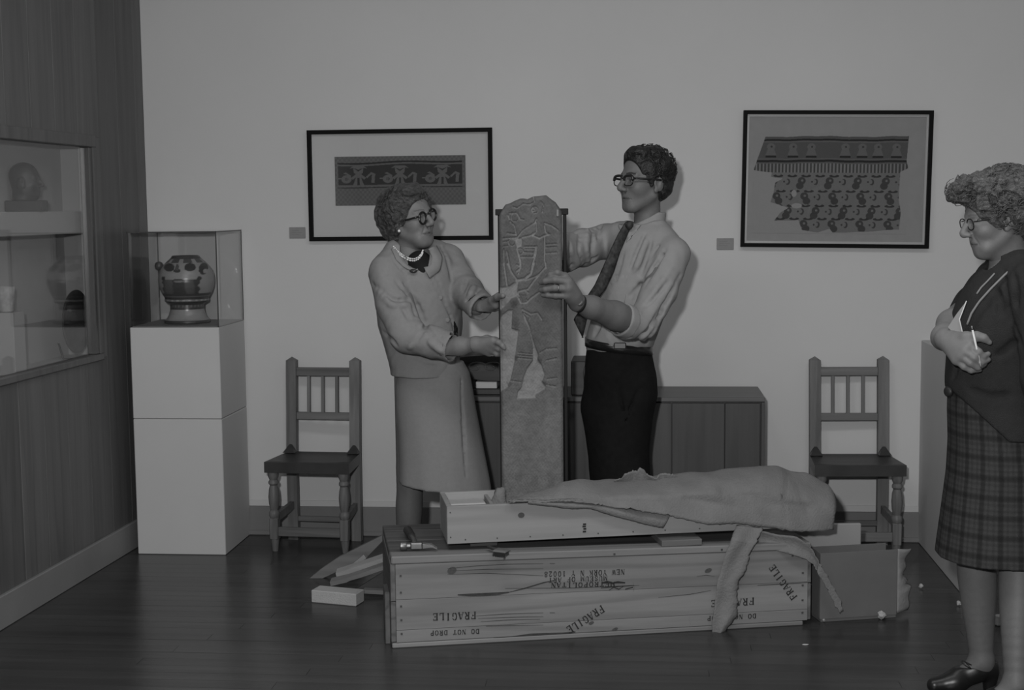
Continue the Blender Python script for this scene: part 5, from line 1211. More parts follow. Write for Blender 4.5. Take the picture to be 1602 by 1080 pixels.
for v in bm.verts: v.co = Vector((v.co.x * (.017 + .006 * v.co.z), v.co.y * .012, v.co.z * .018)) + Vector(kc)
me = bpy.data.meshes.new('tie_knot'); bm.to_mesh(me); bm.free(); wpar(link('tie_knot', me, M_tie, None, True), tie)
# trousers, belt, watch, ring, shoes
M_trous = mat('black_trousers', .0105, .9, .10, var=.2, vscale=(40, 40, 40))
g = Sdf((-.34, 5.38, .0), (.16, 5.84, 1.02), .007)
g.stack([row(542, 918, 1019, YM, .122), row(560, 916, 1022, YM, .128), row(590, 914, 1028, YM, .135), row(620, 914, 1029, YM + .01, .135), row(650, 917, 1018, YM + .01, .128), row(700, 923, 1011, YM + .02, .125), row(770, 930, 1013, YM + .03, .115)], .02)
g.chain([P(944, 640), P(956, 735, 5.58), FL_ + [0, 0, -.03]], [.088, .074, .062], .035); g.chain([P(985, 640, 5.58), P(982, 735, 5.62), FR_ + [0, 0, -.03]], [.092, .076, .062], .035)
g.noise(.0022, 35, 21, 8, (1, 1, .5)); g.rc(P(966, 600, 5.415), P(985, 690, 5.47), .006, .004, .012, 'sub'); g.rc(P(1000, 610, 5.43), P(975, 660, 5.45), .006, .004, .012, 'sub')
joined('trousers', [g.mesh()], M_trous, man)
r0 = row(541, 916.5, 1020.5, YM, .1255); q = MB(); nB = 64
for dz in (-.017, .017):
    for i in range(nB):
        a = 2 * PI * i / nB; cx_, sx_ = math.cos(a), math.sin(a); e_ = 2 / 2.2
        q.v.append((r0[1] + (r0[3]) * math.copysign(abs(cx_) ** e_, cx_), r0[2] + r0[4] * math.copysign(abs(sx_) ** e_, sx_), r0[0] + dz - .018 * cx_))
for i in range(nB): q.f.append((i, (i + 1) % nB, nB + (i + 1) % nB, nB + i)); q.mi.append(0)
o = q.build('belt', mat('black_leather_belt', .012, .25, .5), None, True); sm = o.modifiers.new('thick', 'SOLIDIFY'); sm.thickness = .004; sm.offset = 1; wpar(o, man)
bk = P(970, 541, 5.417); o2 = MB().box(bk[0] - .024, bk[0] + .024, bk[1] - .008, bk[1] - .002, bk[2] - .013, bk[2] + .013, .004).build('buckle', mat('dull_steel_buckle', .10, .5, .4, metal=.7)); wpar(o2, o)
ax_ = (wr - P(925, 481, 5.11)); ax_ /= np.linalg.norm(ax_); wc = wr - ax_ * .008
def band(name, c, ax, r, w_, th, m, parent):
    M0 = Matrix.Translation(Vector(c)) @ Vector(ax).to_track_quat('Z', 'Y').to_matrix().to_4x4()
    o = MB(); n = 32; v = []
    for (rr_, zz_) in ((r, -w_), (r + th, -w_), (r + th, w_), (r, w_)):
        for i in range(n): v.append(M0 @ Vector((rr_ * math.cos(2 * PI * i / n), rr_ * math.sin(2 * PI * i / n), zz_)))
    o.add(v, [((j * n + i), (j * n + (i + 1) % n), (((j + 1) % 4) * n + (i + 1) % n), (((j + 1) % 4) * n + i)) for j in range(4) for i in range(n)]); o = o.build(name, m, None, True); wpar(o, parent); return o
wb = band('watch_strap', wc, ax_, .0315, .0075, .0025, M_tool, man)
wf = np.array(wc) + np.array([.004, -.034, .008]); q = MB().lathe([(.004, -.003), (.015, -.003), (.016, 0), (.015, .004), (.0, .004)], 24, M=Matrix.Translation(Vector(wf)) @ Vector((.1, -1, .25)).to_track_quat('Z', 'Y').to_matrix().to_4x4()).build('watch_case', M_chrome, None, True); wpar(q, wb)
rd = fing[2][1] - K[2]; rd /= np.linalg.norm(rd); band('ring', fing[2][1] - rd * .012, rd, .0118, .0025, .0015, M_chrome, man)
for q0 in (FL_, FR_):
    g = Sdf(q0 + [-.19, -.18, -.10], q0 + [.09, .10, .05], .005); g.rc(q0 + [.02, .02, -.045], q0 + [-.02, -.02, -.04], .045, .045, .02); g.rc(q0 + [-.02, -.02, -.045], q0 + [-.115, -.115, -.055], .046, .036, .02); g.plane(q0 + [0, 0, -.09 + .0005], (0, 0, -1), q0, .3)
    joined('shoe', [g.mesh()], mat('black_shoe_leather', .010, .36, .4) if 'black_shoe_leather' not in bpy.data.materials else bpy.data.materials['black_shoe_leather'], man)

# ---------------------------------------------------------------- the woman in the pale suit
YW = 5.42
wom = thing('person', 'woman in pale tweed suit, round dark glasses and pearls steadying the slab from the left', 'person', (-.87, 5.46, 0))
def rw(py, l, r, ry, yo=0.0): return row(py, l, r, YW, ry, yo)
hw_ = Head(P(643, 343, YW), (.73, .13, -.63), (-.12, 1, .05), .96, False, .90)
M_suit = mat('pale_wool_suit', .205, .95, .05, var=.05, vscale=(70, 70, 70), bump=.18, bscale=420)
g = Sdf(P(570, 270, 5.20), P(715, 430, 5.66), .0027)
hw_.sculpt(g, P(640, 408, 5.44), (.047, .052), 1.0, 1.0); g_neck = g; parts = [g.mesh()]
# near (right) forearm and hand under the slab edge
g = Sdf((-.78, 4.99, 1.00), (-.44, 5.26, 1.12), .0030)
w1 = P(744, 539, 5.085)
g.chain([P(700, 545, 5.13), P(720, 542, 5.11), w1], [.034, .033, .026], .02)
Kn = [P(771, 533, 5.045), P(772, 540, 5.052), P(769, 547, 5.062), P(764, 552, 5.075)]
for k_, q in zip(Kn, (.0155, .016, .015, .014)): g.rc(w1, k_, .023, q, .014)
f1 = [[Kn[0], P(780, 536, 5.030), P(786, 541, 5.016), P(789, 545, 5.016)], [Kn[1], P(780, 546, 5.052), P(785, 552, 5.075), P(790, 555, 5.105)], [Kn[2], P(777, 554, 5.062), P(783, 560, 5.085), P(789, 562, 5.112)], [Kn[3], P(771, 559, 5.078), P(777, 564, 5.098), P(784, 565, 5.122)]]
for fc, q in zip(f1, (1, 1.02, .97, .86)): g.chain(fc, [.0118 * q, .0106 * q, .0095 * q, .0078 * q], .005)
g.chain([P(748, 534, 5.095), P(762, 530, 5.105), P(775, 532, 5.115), P(786, 536, 5.118)], [.015, .013, .0105, .009], .01)
parts.append(g.mesh())
# far (left) forearm and hand, thumb on the slab edge
g = Sdf((-.72, 4.98, 1.16), (-.42, 5.34, 1.32), .0030)
w2 = P(758, 482, 5.175)
g.chain([P(738, 478, 5.27), w2], [.034, .027], .02)
Kf = [P(781, 463, 5.125), P(782, 469, 5.128), P(781, 475, 5.132), P(778, 481, 5.135)]
for k_, q in zip(Kf, (.0145, .015, .0145, .0135)): g.rc(w2, k_, .023, q, .014)
for i, k_ in enumerate(Kf): g.chain([k_, P(790, 461 + 6.5 * i, 5.135), P(800, 461 + 7 * i, 5.128), P(808, 462 + 7 * i, 5.112)], [.0115, .0105, .0095, .008], .005)
g.chain([P(762, 476, 5.155), P(771, 470, 5.105), P(779, 465, 5.055), P(787, 463, 5.014)], [.017, .0145, .0120, .0095], .012)
g.rc(P(764, 480, 5.15), P(776, 478, 5.10), .019, .014, .012)
parts.append(g.mesh())
g = Sdf((-1.10, 5.15, 0), (-.50, 5.72, 1.42), .009)
g.stack([rw(575, 632, 700, .10), rw(520, 612, 705, .10), rw(450, 606, 704, .105), rw(405, 616, 694, .09)], .02); g.rc(P(642, 410, YW), P(640, 385, 5.44), .06, .05, .03)
g.rc(P(616, 425, 5.32), P(645, 522, 5.22), .046, .042, .02); g.rc(P(645, 522, 5.22), P(706, 544, 5.125), .042, .034, .02); g.rc(P(698, 402, 5.50), P(726, 452, 5.38), .046, .042, .02); g.rc(P(726, 452, 5.38), P(745, 480, 5.25), .042, .034, .02)
WL_ = np.array([-.905, 5.42, .075]); WR_ = np.array([-.66, 5.56, .075])
KL = P(643, 725, 5.42); KR = P(725, 730, 5.52)
g.chain([P(650, 590, YW), KL], [.085, .060], .03); g.chain([P(690, 590, YW + .03), KR], [.085, .055], .03)
parts.append(g.mesh())
g = Sdf((-1.05, 5.24, 0), (-.52, 5.72, .66), .005)
g.limb([KL, P(641, 770, 5.415), P(640, 800, 5.42), P(640, 850, 5.43), WL_], [.060, .052, .053, .043, .031], .03)
g.limb([KR, P(733, 765, 5.53), P(737, 800, 5.54), WR_], [.055, .047, .046, .031], .03)
for q0 in (WL_, WR_): g.rc(q0 + [0, 0, -.02], q0 + [.09, -.08, -.052], .032, .024, .02)
parts.append(g.mesh())
SKW = .150
joined('body', parts, M_skin, wom, lambda V: hw_.tone(V, SKW, .75, .55) * np.where(V[:, 2] < .7, .70, 1))
# waved hair
def curls(g, h, n, seed, cen, rad, size, zone):
    r = np.random.RandomState(seed)
    for i in range(n):
        d = r.normal(size=3); d /= np.linalg.norm(d); q = np.array(cen) + np.array(rad) * d
        if not zone(*q): continue
        a = r.normal(size=3); a -= d * (a @ d); a /= np.linalg.norm(a); b = np.cross(d, a); R_0 = size * r.uniform(.6, 1.1)
        pts = [h.p(*(q + a * R_0 * math.cos(t) + b * R_0 * math.sin(t) + d * .004 * math.cos(3 * t))) for t in np.linspace(0, 4.2, 7)]
        g.chain(pts, [.0075 * h.sc] * 7, .007)
g = Sdf(P(560, 268, 5.16), P(705, 405, 5.70), .0030)
hw_.e(g, (-.028, 0, .040), (.118, .098, .104), .01); hw_.e(g, (-.085, 0, -.015), (.062, .084, .085), .03); hw_.e(g, (-.075, 0, -.085), (.038, .058, .040), .03); hw_.e(g, (.040, -.02, .105), (.052, .060, .032), .02); hw_.e(g, (-.100, 0, .05), (.060, .08, .07), .03)
curls(g, hw_, 150, 5, (-.030, 0, .035), (.118, .098, .104), .020, lambda f, s, u: f < .075 and u > -.09 and not (f > .0 and u < .06 and abs(s) < .2 and f > .02))
g.noise(.0022, 160, 6, 8); g.noise(.004, 60, 7, 6)
hw_.e(g, (.100, 0, -.026), (.068, .12, .100), .010, 'sub'); hw_.e(g, (.050, 0, -.100), (.062, .14, .075), .010, 'sub')
for s in (-1, 1): hw_.e(g, (-.004, s * .090, -.030), (.020, .022, .022), .006, 'sub')
M_hairw = mat('greying_brown_hair', .058, .45, .45, var=.85, vscale=(60, 60, 110), bump=.8, bscale=300)
hair_o = joined('hair', [g.mesh()], M_hairw, wom)
strays(hw_, 700, 5, (-.030, 0, .034), (.126, .104, .110), lambda f, s, u: u > -.085 and not (f > .03 and u < .075), .0012, hair_o, M_hairw, 1.1, .006)
M_blackac = mat('black_acetate', .010, .25, .5)
glasses('glasses', hw_, M_blackac, wom, .0044, .0235, .0235, .098, 2.0, False, .0335, .16)
ep = hw_.p(-.004, -.082, -.044); q = MB().lathe([(.001, -.006), (.005, -.003), (.006, 0), (.005, .003), (.001, .006)], 12, M=Matrix.Translation(Vector(ep))).build('earring', mat('pearl', .62, .2, .5), None, True); wpar(q, wom)
# jacket
g = Sdf((-1.16, 5.0, .86), (-.52, 5.74, 1.46), .0050)
g.stack([rw(585, 613, 718, .152), rw(575, 612, 718, .150), rw(545, 603, 718, .142), rw(510, 592, 722, .145), rw(470, 588, 722, .150), rw(440, 590, 718, .150), rw(415, 596, 712, .14), rw(398, 606, 702, .115), rw(388, 618, 686, .09)], .015)
g.rc(P(622, 402, 5.38), P(608, 424, 5.32), .062, .070, .05); g.rc(P(672, 396, 5.48), P(700, 406, 5.50), .058, .062, .05)
g.chain([P(606, 428, 5.315), P(617, 478, 5.25), P(636, 524, 5.205), P(676, 535, 5.165), P(709, 544, 5.128)], [.070, .070, .066, .060, .056], .018)
g.chain([P(702, 408, 5.50), P(718, 440, 5.42), P(732, 458, 5.36), P(753, 482, 5.215)], [.062, .062, .062, .058], .018)
g.noise(.0020, 38, 31, 8, (1, 1, .6)); g.noise(.0008, 110, 32, 8)
g1 = P(709, 544, 5.128) - P(676, 535, 5.165); g1 /= np.linalg.norm(g1); c1 = P(709, 544, 5.128)
g.plane(c1, g1, c1, .09); g.rc(c1 + g1 * .01, c1 - g1 * .03, .049, .048, .003, 'sub')
g2 = P(753, 482, 5.215) - P(732, 458, 5.36); g2 /= np.linalg.norm(g2); g2 = g2 * .75 + np.array([.5, -.1, -.2]); g2 /= np.linalg.norm(g2); c2 = P(754, 483, 5.215)
g.plane(c2, g2, c2, .09); g.rc(c2 + g2 * .01, c2 - g2 * .030, .050, .040, .003, 'sub')
# neck opening, front edge, lapel creases, arm folds
g.rc(P(639, 366, 5.43), P(647, 398, 5.375), .066, .062, .012, 'sub'); g.rc(P(647, 396, 5.37), P(654, 402, 5.29), .062, .046, .012, 'sub'); g.rc(P(656, 404, 5.30), P(663, 416, 5.26), .036, .016, .008, 'sub')
for L_, r_, k_ in (([(664, 414), (680, 446), (696, 476), (709, 505), (713, 530), (713, 560), (713, 582)], .005, .004), ([(668, 414), (686, 440), (697, 475)], .004, .006), ([(583, 445), (600, 462), (617, 471), (646, 468)], .005, .016), ([(620, 439), (640, 462), (655, 482), (664, 508), (676, 524)], .008, .014), ([(664, 512), (652, 528), (640, 538)], .005, .016), ([(632, 446), (646, 476), (652, 500)], .005, .016), ([(600, 520), (620, 540)], .004, .014), ([(724, 456), (731, 436)], .005, .014), ([(729, 470), (749, 452)], .005, .014), ([(690, 384), (702, 410), (708, 440)], .005, .014), ([(640, 556), (665, 566), (690, 568)], .004, .012), ([(625, 470), (640, 500)], .004, .014), ([(613, 405), (625, 420), (641, 430), (652, 432)], .0035, .005)):
    g.pull(L_, r_, k_)
for L_ in ([(628, 446), (645, 480), (656, 510)], [(590, 452), (612, 478), (640, 478)], [(658, 520), (640, 545)], [(735, 462), (742, 448)], [(672, 535), (690, 550)]): g.pull(L_, .004, .018, 'add')
g_jack = g
joined('jacket', [g.mesh()], M_suit, wom)
# collar band lying round the neck
for A_, B_ in (([(612, 390), (620, 408), (634, 421), (650, 427)], [(618, 386), (629, 401), (643, 411), (656, 418)]), ([(682, 386), (692, 404), (688, 424), (672, 436)], [(671, 390), (676, 404), (674, 416), (664, 420)])):
    lc = resamp(A_, 26); lc2 = resamp(B_, 26)
    rows = [[g_jack.hit(lc[i][0] + (lc2[i][0] - lc[i][0]) * w_, lc[i][1] + (lc2[i][1] - lc[i][1]) * w_) + np.array([0, -.003 - .006 * math.sin(PI * w_), .001]) for w_ in np.linspace(0, 1, 7)] for i in range(26)]
    a3 = np.array(rows); 
    for _ in range(3): a3[1:-1] = (a3[:-2] + 2 * a3[1:-1] + a3[2:]) / 4
    o = sheet('collar', a3, None, .006, .0002, 2, M_suit); wpar(o, wom)
M_blouse = mat('black_blouse', .012, .8, .15)
bl_ = resamp([(710, 503), (710, 513), (711, 524)], 12); br_ = resamp([(711.5, 503), (716.5, 514), (716, 525)], 12)
o = sheet('blouse_edge', [[g_jack.hit(bl_[i][0] + (br_[i][0] - bl_[i][0]) * w_, bl_[i][1] + (br_[i][1] - bl_[i][1]) * w_) + np.array([0, -.003, 0]) for w_ in np.linspace(0, 1, 5)] for i in range(12)], None, .002, .0001, 2, M_blouse); wpar(o, wom)
g = Sdf(P(600, 360, 5.18), P(710, 460, 5.58), .0035); g.rc(P(656, 412, 5.36), P(662, 424, 5.33), .050, .050, .01); g.rc(P(648, 398, 5.43), P(646, 384, 5.435), .075, .065, .006, 'sub'); g_bl = g; joined('blouse', [g.mesh()], M_blouse, wom)
q = MB(); c_ = P(714, 517, 5.288); M_brooch = mat('dark_brooch', .03, .3, .5)
bq = g_jack.hit(647, 424) + np.array([0, -.008, 0]); q.lathe([(.002, -.004), (.013, -.003), (.015, 0), (.010, .004), (.0, .005)], 16, M=Matrix.Translation(Vector(bq)) @ Matrix.Rotation(PI / 2, 4, 'X') @ Matrix.Scale(.55, 4, (0, 1, 0)) @ Matrix.Rotation(.7, 4, 'Z')); o = q.build('brooch', M_brooch, None, True); wpar(o, wom)
for (bx, by, byy) in ((700, 501, 5.272), (689, 466, 5.266)):
    bq = g_jack.hit(bx, by) + np.array([0, -.002, 0]); o = MB().lathe([(.001, -.003), (.009, -.002), (.010, 0), (.008, .003), (.001, .002)], 16, M=Matrix.Translation(Vector(bq)) @ Matrix.Rotation(PI / 2, 4, 'X')).build('button', M_suit, None, True); wpar(o, wom)
# pearls: two strands round the neck
M_pearl = bpy.data.materials['pearl']; pearl_me = None
bm = bmesh.new(); bmesh.ops.create_icosphere(bm, subdivisions=2, radius=.0036); pearl_me = bpy.data.meshes.new('pearl'); bm.to_mesh(pearl_me); bm.free(); pearl_me.materials.append(M_pearl); pearl_me.polygons.foreach_set('use_smooth', [True] * len(pearl_me.polygons))
nc = Vector(P(641, 390, 5.435)); neck_o = thing('pearl_necklace', None, None, nc); wpar(neck_o, wom)
def pearl(pos):
    o = bpy.data.objects.new('pearl', pearl_me); COL.objects.link(o); o.parent = neck_o; o.location = Vector(pos) - nc
def near(px, py):
    h = [gg.hit(px, py) for gg in (g_neck, g_jack, g_bl) if (gg.hit(px, py)[1] < 5.52)]
    return min(h, key=lambda p: p[1])
for dy in (0, 3.0):
    line = resamp([(616, 386 + dy), (623, 394 + dy), (631, 400 + dy), (640, 404.5 + dy), (648, 405.5 + dy), (655, 402.5 + dy), (660, 396 + dy), (662, 391 + dy)], 60); prev = None; ysm = []
    for px, py in line: ysm.append(near(px, py)[1])
    ysm = np.array(ysm); ysm = np.minimum(ysm, np.convolve(np.pad(ysm, 5, mode='edge'), np.ones(11) / 11, 'valid'))
    for (px, py), yv in zip(line, ysm):
        p = P(px, py, yv - .003)
        if prev is None or np.linalg.norm(p - prev) > .0068: pearl(p); prev = p
    for a in np.linspace(.15 * PI, .95 * PI, 14): pearl(nc + Vector((.058 * math.cos(a), .058 * math.sin(a), .012 - .0075 * dy / 3)))
# skirt
g = Sdf((-1.06, 5.16, .38), (-.48, 5.74, .96), .0055)
g.stack([rw(566, 622, 724, .125), rw(583, 621, 734, .135), rw(610, 619, 739, .145), rw(640, 620, 744, .150), rw(680, 624, 752, .155), rw(720, 626, 760, .16), rw(752, 626, 766, .165), rw(775, 626, 769, .168)], .01, (5, .020, 1.2, P(0, 620, YW)[2], P(0, 770, YW)[2]))
hp_ = P(680, 757, YW); g.plane(hp_, (-.11, .0, -1), hp_, .5)
g.noise(.0012, 30, 41, 6, (1, 1, .3))
g.pull([(721, 590), (723, 640), (726, 700), (729, 745)], .006, .006, n=24)
joined('skirt', [g.mesh()], M_suit, wom)
bxs = w1 - P(720, 542, 5.11); bxs /= np.linalg.norm(bxs); band('wrist_watch', w1 - bxs * .002, bxs, .0290, .005, .002, M_tool, wom)
for q0 in (WL_, WR_):
    g = Sdf(q0 + [-.10, -.16, -.08], q0 + [.17, .08, .04], .005); g.rc(q0 + [-.015, .012, -.040], q0 + [.03, -.026, -.045], .036, .036, .02); g.rc(q0 + [.03, -.026, -.050], q0 + [.10, -.09, -.056], .036, .028, .02); g.plane(q0 + [0, 0, -.0745], (0, 0, -1), q0, .3); g.plane(q0 + [0, 0, -.02], (.2, -.2, 1), q0, .3)
    joined('shoe', [g.mesh()], bpy.data.materials['black_shoe_leather'], wom)

# ---------------------------------------------------------------- the woman with the pen, cut by the right edge of the picture
Y3 = 4.40
w3 = thing('person', 'woman in dark cardigan and tartan skirt at right holding a pen and paper, looking down', 'person', (1.15, 4.38, 0))
def r3(py, l, r, ry, yo=0.0): return row(py, l, r, Y3, ry, yo)
h3 = Head(P(1557, 341, Y3), (-.97, -.19, -.05), (-.19, 1, 0), .95)
g = Sdf(P(1490, 245, 4.22), P(1650, 440, 4.60), .0027)
h3.sculpt(g, P(1583, 425, 4.42), (.050, .056), 1.0, 1.0); parts = [g.mesh()]
g = Sdf((.88, 4.10, 1.02), (1.16, 4.66, 1.26), .0030)
w_3 = P(1480, 531, 4.30)
g.chain([P(1512, 488, 4.60), P(1490, 508, 4.46), P(1478, 528, 4.335), w_3], [.046, .046, .038, .030], .02)
K3 = [P(1518, 540, 4.205), P(1510, 549, 4.200), P(1503, 557, 4.205), P(1496, 564, 4.215)]
for k_, q in zip(K3, (.0165, .017, .0165, .015)): g.rc(w_3, k_, .026, q, .014)
f3_ = [[K3[0], P(1531, 551, 4.185), P(1538, 558, 4.188), P(1546, 554, 4.195)], [K3[1], P(1524, 560, 4.180), P(1534, 568, 4.186), P(1546, 563, 4.195)], [K3[2], P(1518, 568, 4.186), P(1530, 575, 4.190), P(1540, 570, 4.198)], [K3[3], P(1508, 574, 4.20), P(1519, 580, 4.20), P(1533, 579, 4.205)]]
for fc, q in zip(f3_, (1, 1.02, .97, .85)): g.chain(fc, [.0125 * q, .0112 * q, .0098 * q, .0078 * q], .005)
g.chain([P(1490, 528, 4.275), P(1512, 528, 4.225), P(1528, 526, 4.205), P(1539, 529, 4.20), P(1548, 536, 4.20)], [.019, .016, .0125, .0105, .008], .012)
parts.append(g.mesh())
g = Sdf((.85, 3.98, .0), (1.50, 4.72, 1.42), .009)
g.stack([r3(640, 1500, 1625, .12), r3(560, 1500, 1632, .12), r3(490, 1508, 1640, .12), r3(440, 1530, 1640, .12), r3(415, 1552, 1630, .10)], .02); g.rc(P(1583, 425, 4.42), P(1575, 395, 4.41), .06, .05, .03)
g.rc(P(1560, 440, 4.56), P(1512, 488, 4.60), .046, .044, .02)
g.chain([P(1618, 445, 4.22), P(1632, 590, 4.17), P(1650, 715, 4.15)], [.046, .040, .028], .02); g.rc(P(1650, 715, 4.15), P(1650, 728, 4.148), .026, .022, .02)
parts.append(g.mesh())
g = Sdf(P(1625, 700, 4.00), P(1680, 815, 4.26), .0035); hb = P(1651, 742, 4.145)                       # near hand hanging at her side
g.limb([P(1648, 700, 4.15), P(1650, 726, 4.148), hb], [.030, .024, .026], .01)
for i in range(4):
    k_ = hb + np.array([.004 + .004 * i, -.030 + .020 * i, -.035]); g.rc(hb, k_, .018, .013, .014); g.chain([k_, k_ + np.array([-.004, 0, -.032]), k_ + np.array([-.014, .001, -.056 + .004 * abs(i - 1)]), k_ + np.array([-.028, .002, -.070 + .006 * abs(i - 1)])], [.0115, .0105, .0095, .008], .005)
g.chain([hb + np.array([-.006, -.022, .008]), hb + np.array([-.024, -.030, -.022]), hb + np.array([-.034, -.026, -.050])], [.015, .0115, .009], .01)
parts.append(g.mesh())
A1 = P(1536, 1034, 4.415); A2 = np.array(P(1590, 1070, 4.21)); 
g = Sdf((.93, 3.95, .0), (1.42, 4.62, .62), .0038)
g.limb([P(1537, 800, 4.41), P(1528, 875, 4.415), P(1530, 925, 4.42), P(1533, 985, 4.418), A1], [.064, .060, .056, .043, .0335], .03)
g.limb([P(1606, 800, 4.33), P(1596, 875, 4.315), P(1593, 930, 4.285), P(1591, 990, 4.25), A2], [.064, .060, .057, .046, .034], .03)
for A_ in (A1, A2): g.rc(A_, A_ + [.010, .004, -.022], .034, .026, .02); g.rc(A_ + [0, 0, -.005], A_ + [-.075, -.012, -.050], .032, .022, .02)
parts.append(g.mesh())
SK3 = .155
joined('body', parts, M_skin, w3, lambda V: h3.tone(V, SK3, .8, .7) * np.where(V[:, 2] < .6, .74, 1))
g = Sdf(P(1480, 238, 4.15), P(1665, 392, 4.66), .0030)
h3.e(g, (-.040, 0, .046), (.118, .098, .104), .01); h3.e(g, (-.095, 0, -.01), (.070, .088, .080), .03); h3.e(g, (.045, 0, .118), (.075, .065, .040), .02); h3.e(g, (.096, 0, .088), (.024, .045, .020), .02)
curls(g, h3, 240, 9, (-.036, 0, .046), (.118, .100, .104), .024, lambda f, s, u: u > -.075 and not (f > .05 and u < .06))
curls(g, h3, 40, 10, (.060, 0, .105), (.062, .060, .040), .017, lambda f, s, u: u > .07)
g.noise(.0025, 150, 6, 8); g.noise(.005, 55, 8, 6)
h3.e(g, (.132, 0, -.020), (.068, .15, .096), .010, 'sub'); h3.e(g, (.045, 0, -.095), (.080, .15, .070), .010, 'sub')
for s in (-1, 1): h3.e(g, (-.006, s * .092, -.026), (.016, .022, .022), .006, 'sub')
M_hair3 = mat('grey_curly_hair', .082, .45, .45, var=.85, vscale=(70, 70, 150), bump=.8, bscale=300)
hair_o = joined('hair', [g.mesh()], M_hair3, w3)
strays(h3, 900, 6, (-.038, 0, .046), (.126, .104, .112), lambda f, s, u: u > -.07 and not (f > .055 and u < .07), .0012, hair_o, M_hair3, 1.3, .008)
strays(h3, 160, 7, (.070, 0, .105), (.060, .055, .038), lambda f, s, u: u > .075, .0012, hair_o, M_hair3, 1.3, .010)
glasses('glasses', h3, M_steel, w3, .0016, .023, .018, .097, 2.3, False)
M_card3 = mat('dark_knit_cardigan', .032, .95, .08, var=.10, vscale=(40, 40, 40), bump=.55, bscale=380)
g = Sdf((.84, 3.96, .76), (1.56, 4.76, 1.45), .0055)
g.stack([r3(720, 1490, 1656, .190), r3(690, 1488, 1656, .188), r3(650, 1483, 1654, .180), r3(600, 1480, 1648, .168), r3(560, 1484, 1652, .165), r3(520, 1484, 1660, .172), r3(490, 1491, 1665, .172), r3(460, 1504, 1668, .165), r3(435, 1522, 1665, .15), r3(415, 1540, 1650, .12), r3(404, 1556, 1632, .09)], .015)
g.rc(P(1600, 425, 4.34), P(1620, 452, 4.22), .065, .074, .05); g.rc(P(1572, 418, 4.50), P(1560, 440, 4.57), .060, .066, .05)
g.chain([P(1620, 452, 4.215), P(1634, 590, 4.165), P(1650, 700, 4.15)], [.074, .066, .050], .018); g.chain([P(1560, 440, 4.57), P(1524, 478, 4.60), P(1512, 490, 4.585)], [.066, .060, .056], .018)
g.noise(.0022, 36, 51, 8, (1, 1, .6)); g.noise(.0012, 85, 52, 8, (1, 1, .5))
for L_ in ([(1569, 422), (1574, 460), (1579, 493), (1598, 542)], [(1560, 455), (1564, 475), (1566, 492)], [(1560, 556), (1575, 548), (1590, 534)], [(1586, 430), (1590, 480)], [(1520, 610), (1550, 622), (1580, 618)], [(1500, 540), (1492, 590)]): g.pull(L_, .006, .016)
0 and grooves(g, [((1575, 470, 4.20), (1568, 560, 4.205)), ((1588, 480, 4.16), (1580, 590, 4.17)), ((1590, 600, 4.17), (1540, 640, 4.235)), ((1560, 560, 4.225), (1595, 540, 4.16))], .007, .016)
hem = P(1545, 690, 4.25); nrm = .62 * -CRH + np.array([0, 0, -.80]); g.plane(P(1500, 622, 4.35), (-.60, 0, -.62), P(1500, 640, 4.36), .20); g.plane(P(1560, 690, 4.25), (0, 0, -1), hem, .45)
g.rc(P(1576, 385, 4.41), P(1560, 412, 4.37), .058, .040, .008, 'sub')
joined('cardigan', [g.mesh()], M_card3, w3)
# light piping round the cardigan neck and cord
M_pipe = mat('pale_cord', .20, .8, .2)
def on_front(px, py, push=.004):
    r_ = r3(py, *[np.interp(py, [404, 415, 435, 460, 490, 520, 560, 600], v) for v in ([1556, 1540, 1522, 1504, 1491, 1484, 1484, 1481], [1632, 1650, 1665, 1668, 1665, 1660, 1652, 1648])], np.interp(py, [404, 415, 435, 460, 490, 520], [.09, .12, .15, .165, .172, .172]))
    p = P(px, py, Y3); u = np.clip((p[0] - r_[1]) / r_[3], -.98, .98); yv = Y3 - r_[4] * (1 - abs(u) ** 2.2) ** (1 / 2.2) - push; return P(px, py, yv)
q = MB().tube([on_front(*a) for a in resamp([(1604, 404), (1588, 416), (1572, 430), (1550, 452), (1532, 472), (1520, 490), (1513, 508)], 24)], .0035, 6).build('neck_piping', M_pipe, None, True); wpar(q, w3)
q = MB().tube([on_front(*a) for a in resamp([(1556, 428), (1545, 440), (1535, 450), (1528, 460)], 12)], .0028, 6).build('neck_piping', M_pipe, None, True); wpar(q, w3)
# skirt with a woven check
g = Sdf((.84, 4.0, .34), (1.56, 4.76, 1.04), .0050)
rows3 = [r3(606, 1486, 1640, .150), r3(640, 1485, 1648, .162), r3(690, 1486, 1655, .172), r3(740, 1483, 1662, .180), r3(800, 1475, 1668, .19), r3(860, 1467, 1675, .20), r3(915, 1462, 1680, .205)]
g.stack(rows3, .01, (6, .014, .4, P(0, 680, Y3)[2], P(0, 890, Y3)[2]))
hp_ = P(1550, 893, 4.21); g.plane(hp_, (.0, 0, -1), hp_, .7); g.noise(.0012, 30, 61, 6, (1, 1, .3)); g.rc(P(1488, 640, 4.33), P(1478, 850, 4.29), .005, .006, .006, 'sub')
V, Q = g.mesh()
cx_ = np.interp(V[:, 2], [r[0] for r in rows3][::-1], [r[1] for r in rows3][::-1]); th_ = np.arctan2(V[:, 0] - cx_, Y3 - V[:, 1]) * .2; zc = V[:, 2]
def stripes(t, per, ws): 
    m = np.zeros(t.shape); 
    for off, w_, a in ws: d = np.abs((t - off + per / 2) % per - per / 2); m = np.maximum(m, a * np.clip((w_ - d) / .0025 + .5, 0, 1))
    return m
pl = [(0, .008, 1), (.021, .003, .5), (.040, .0035, .45)]
me_t = .046 * (1 - .50 * stripes(th_, .060, pl)) * (1 - .50 * stripes(zc, .060, pl)) + .006
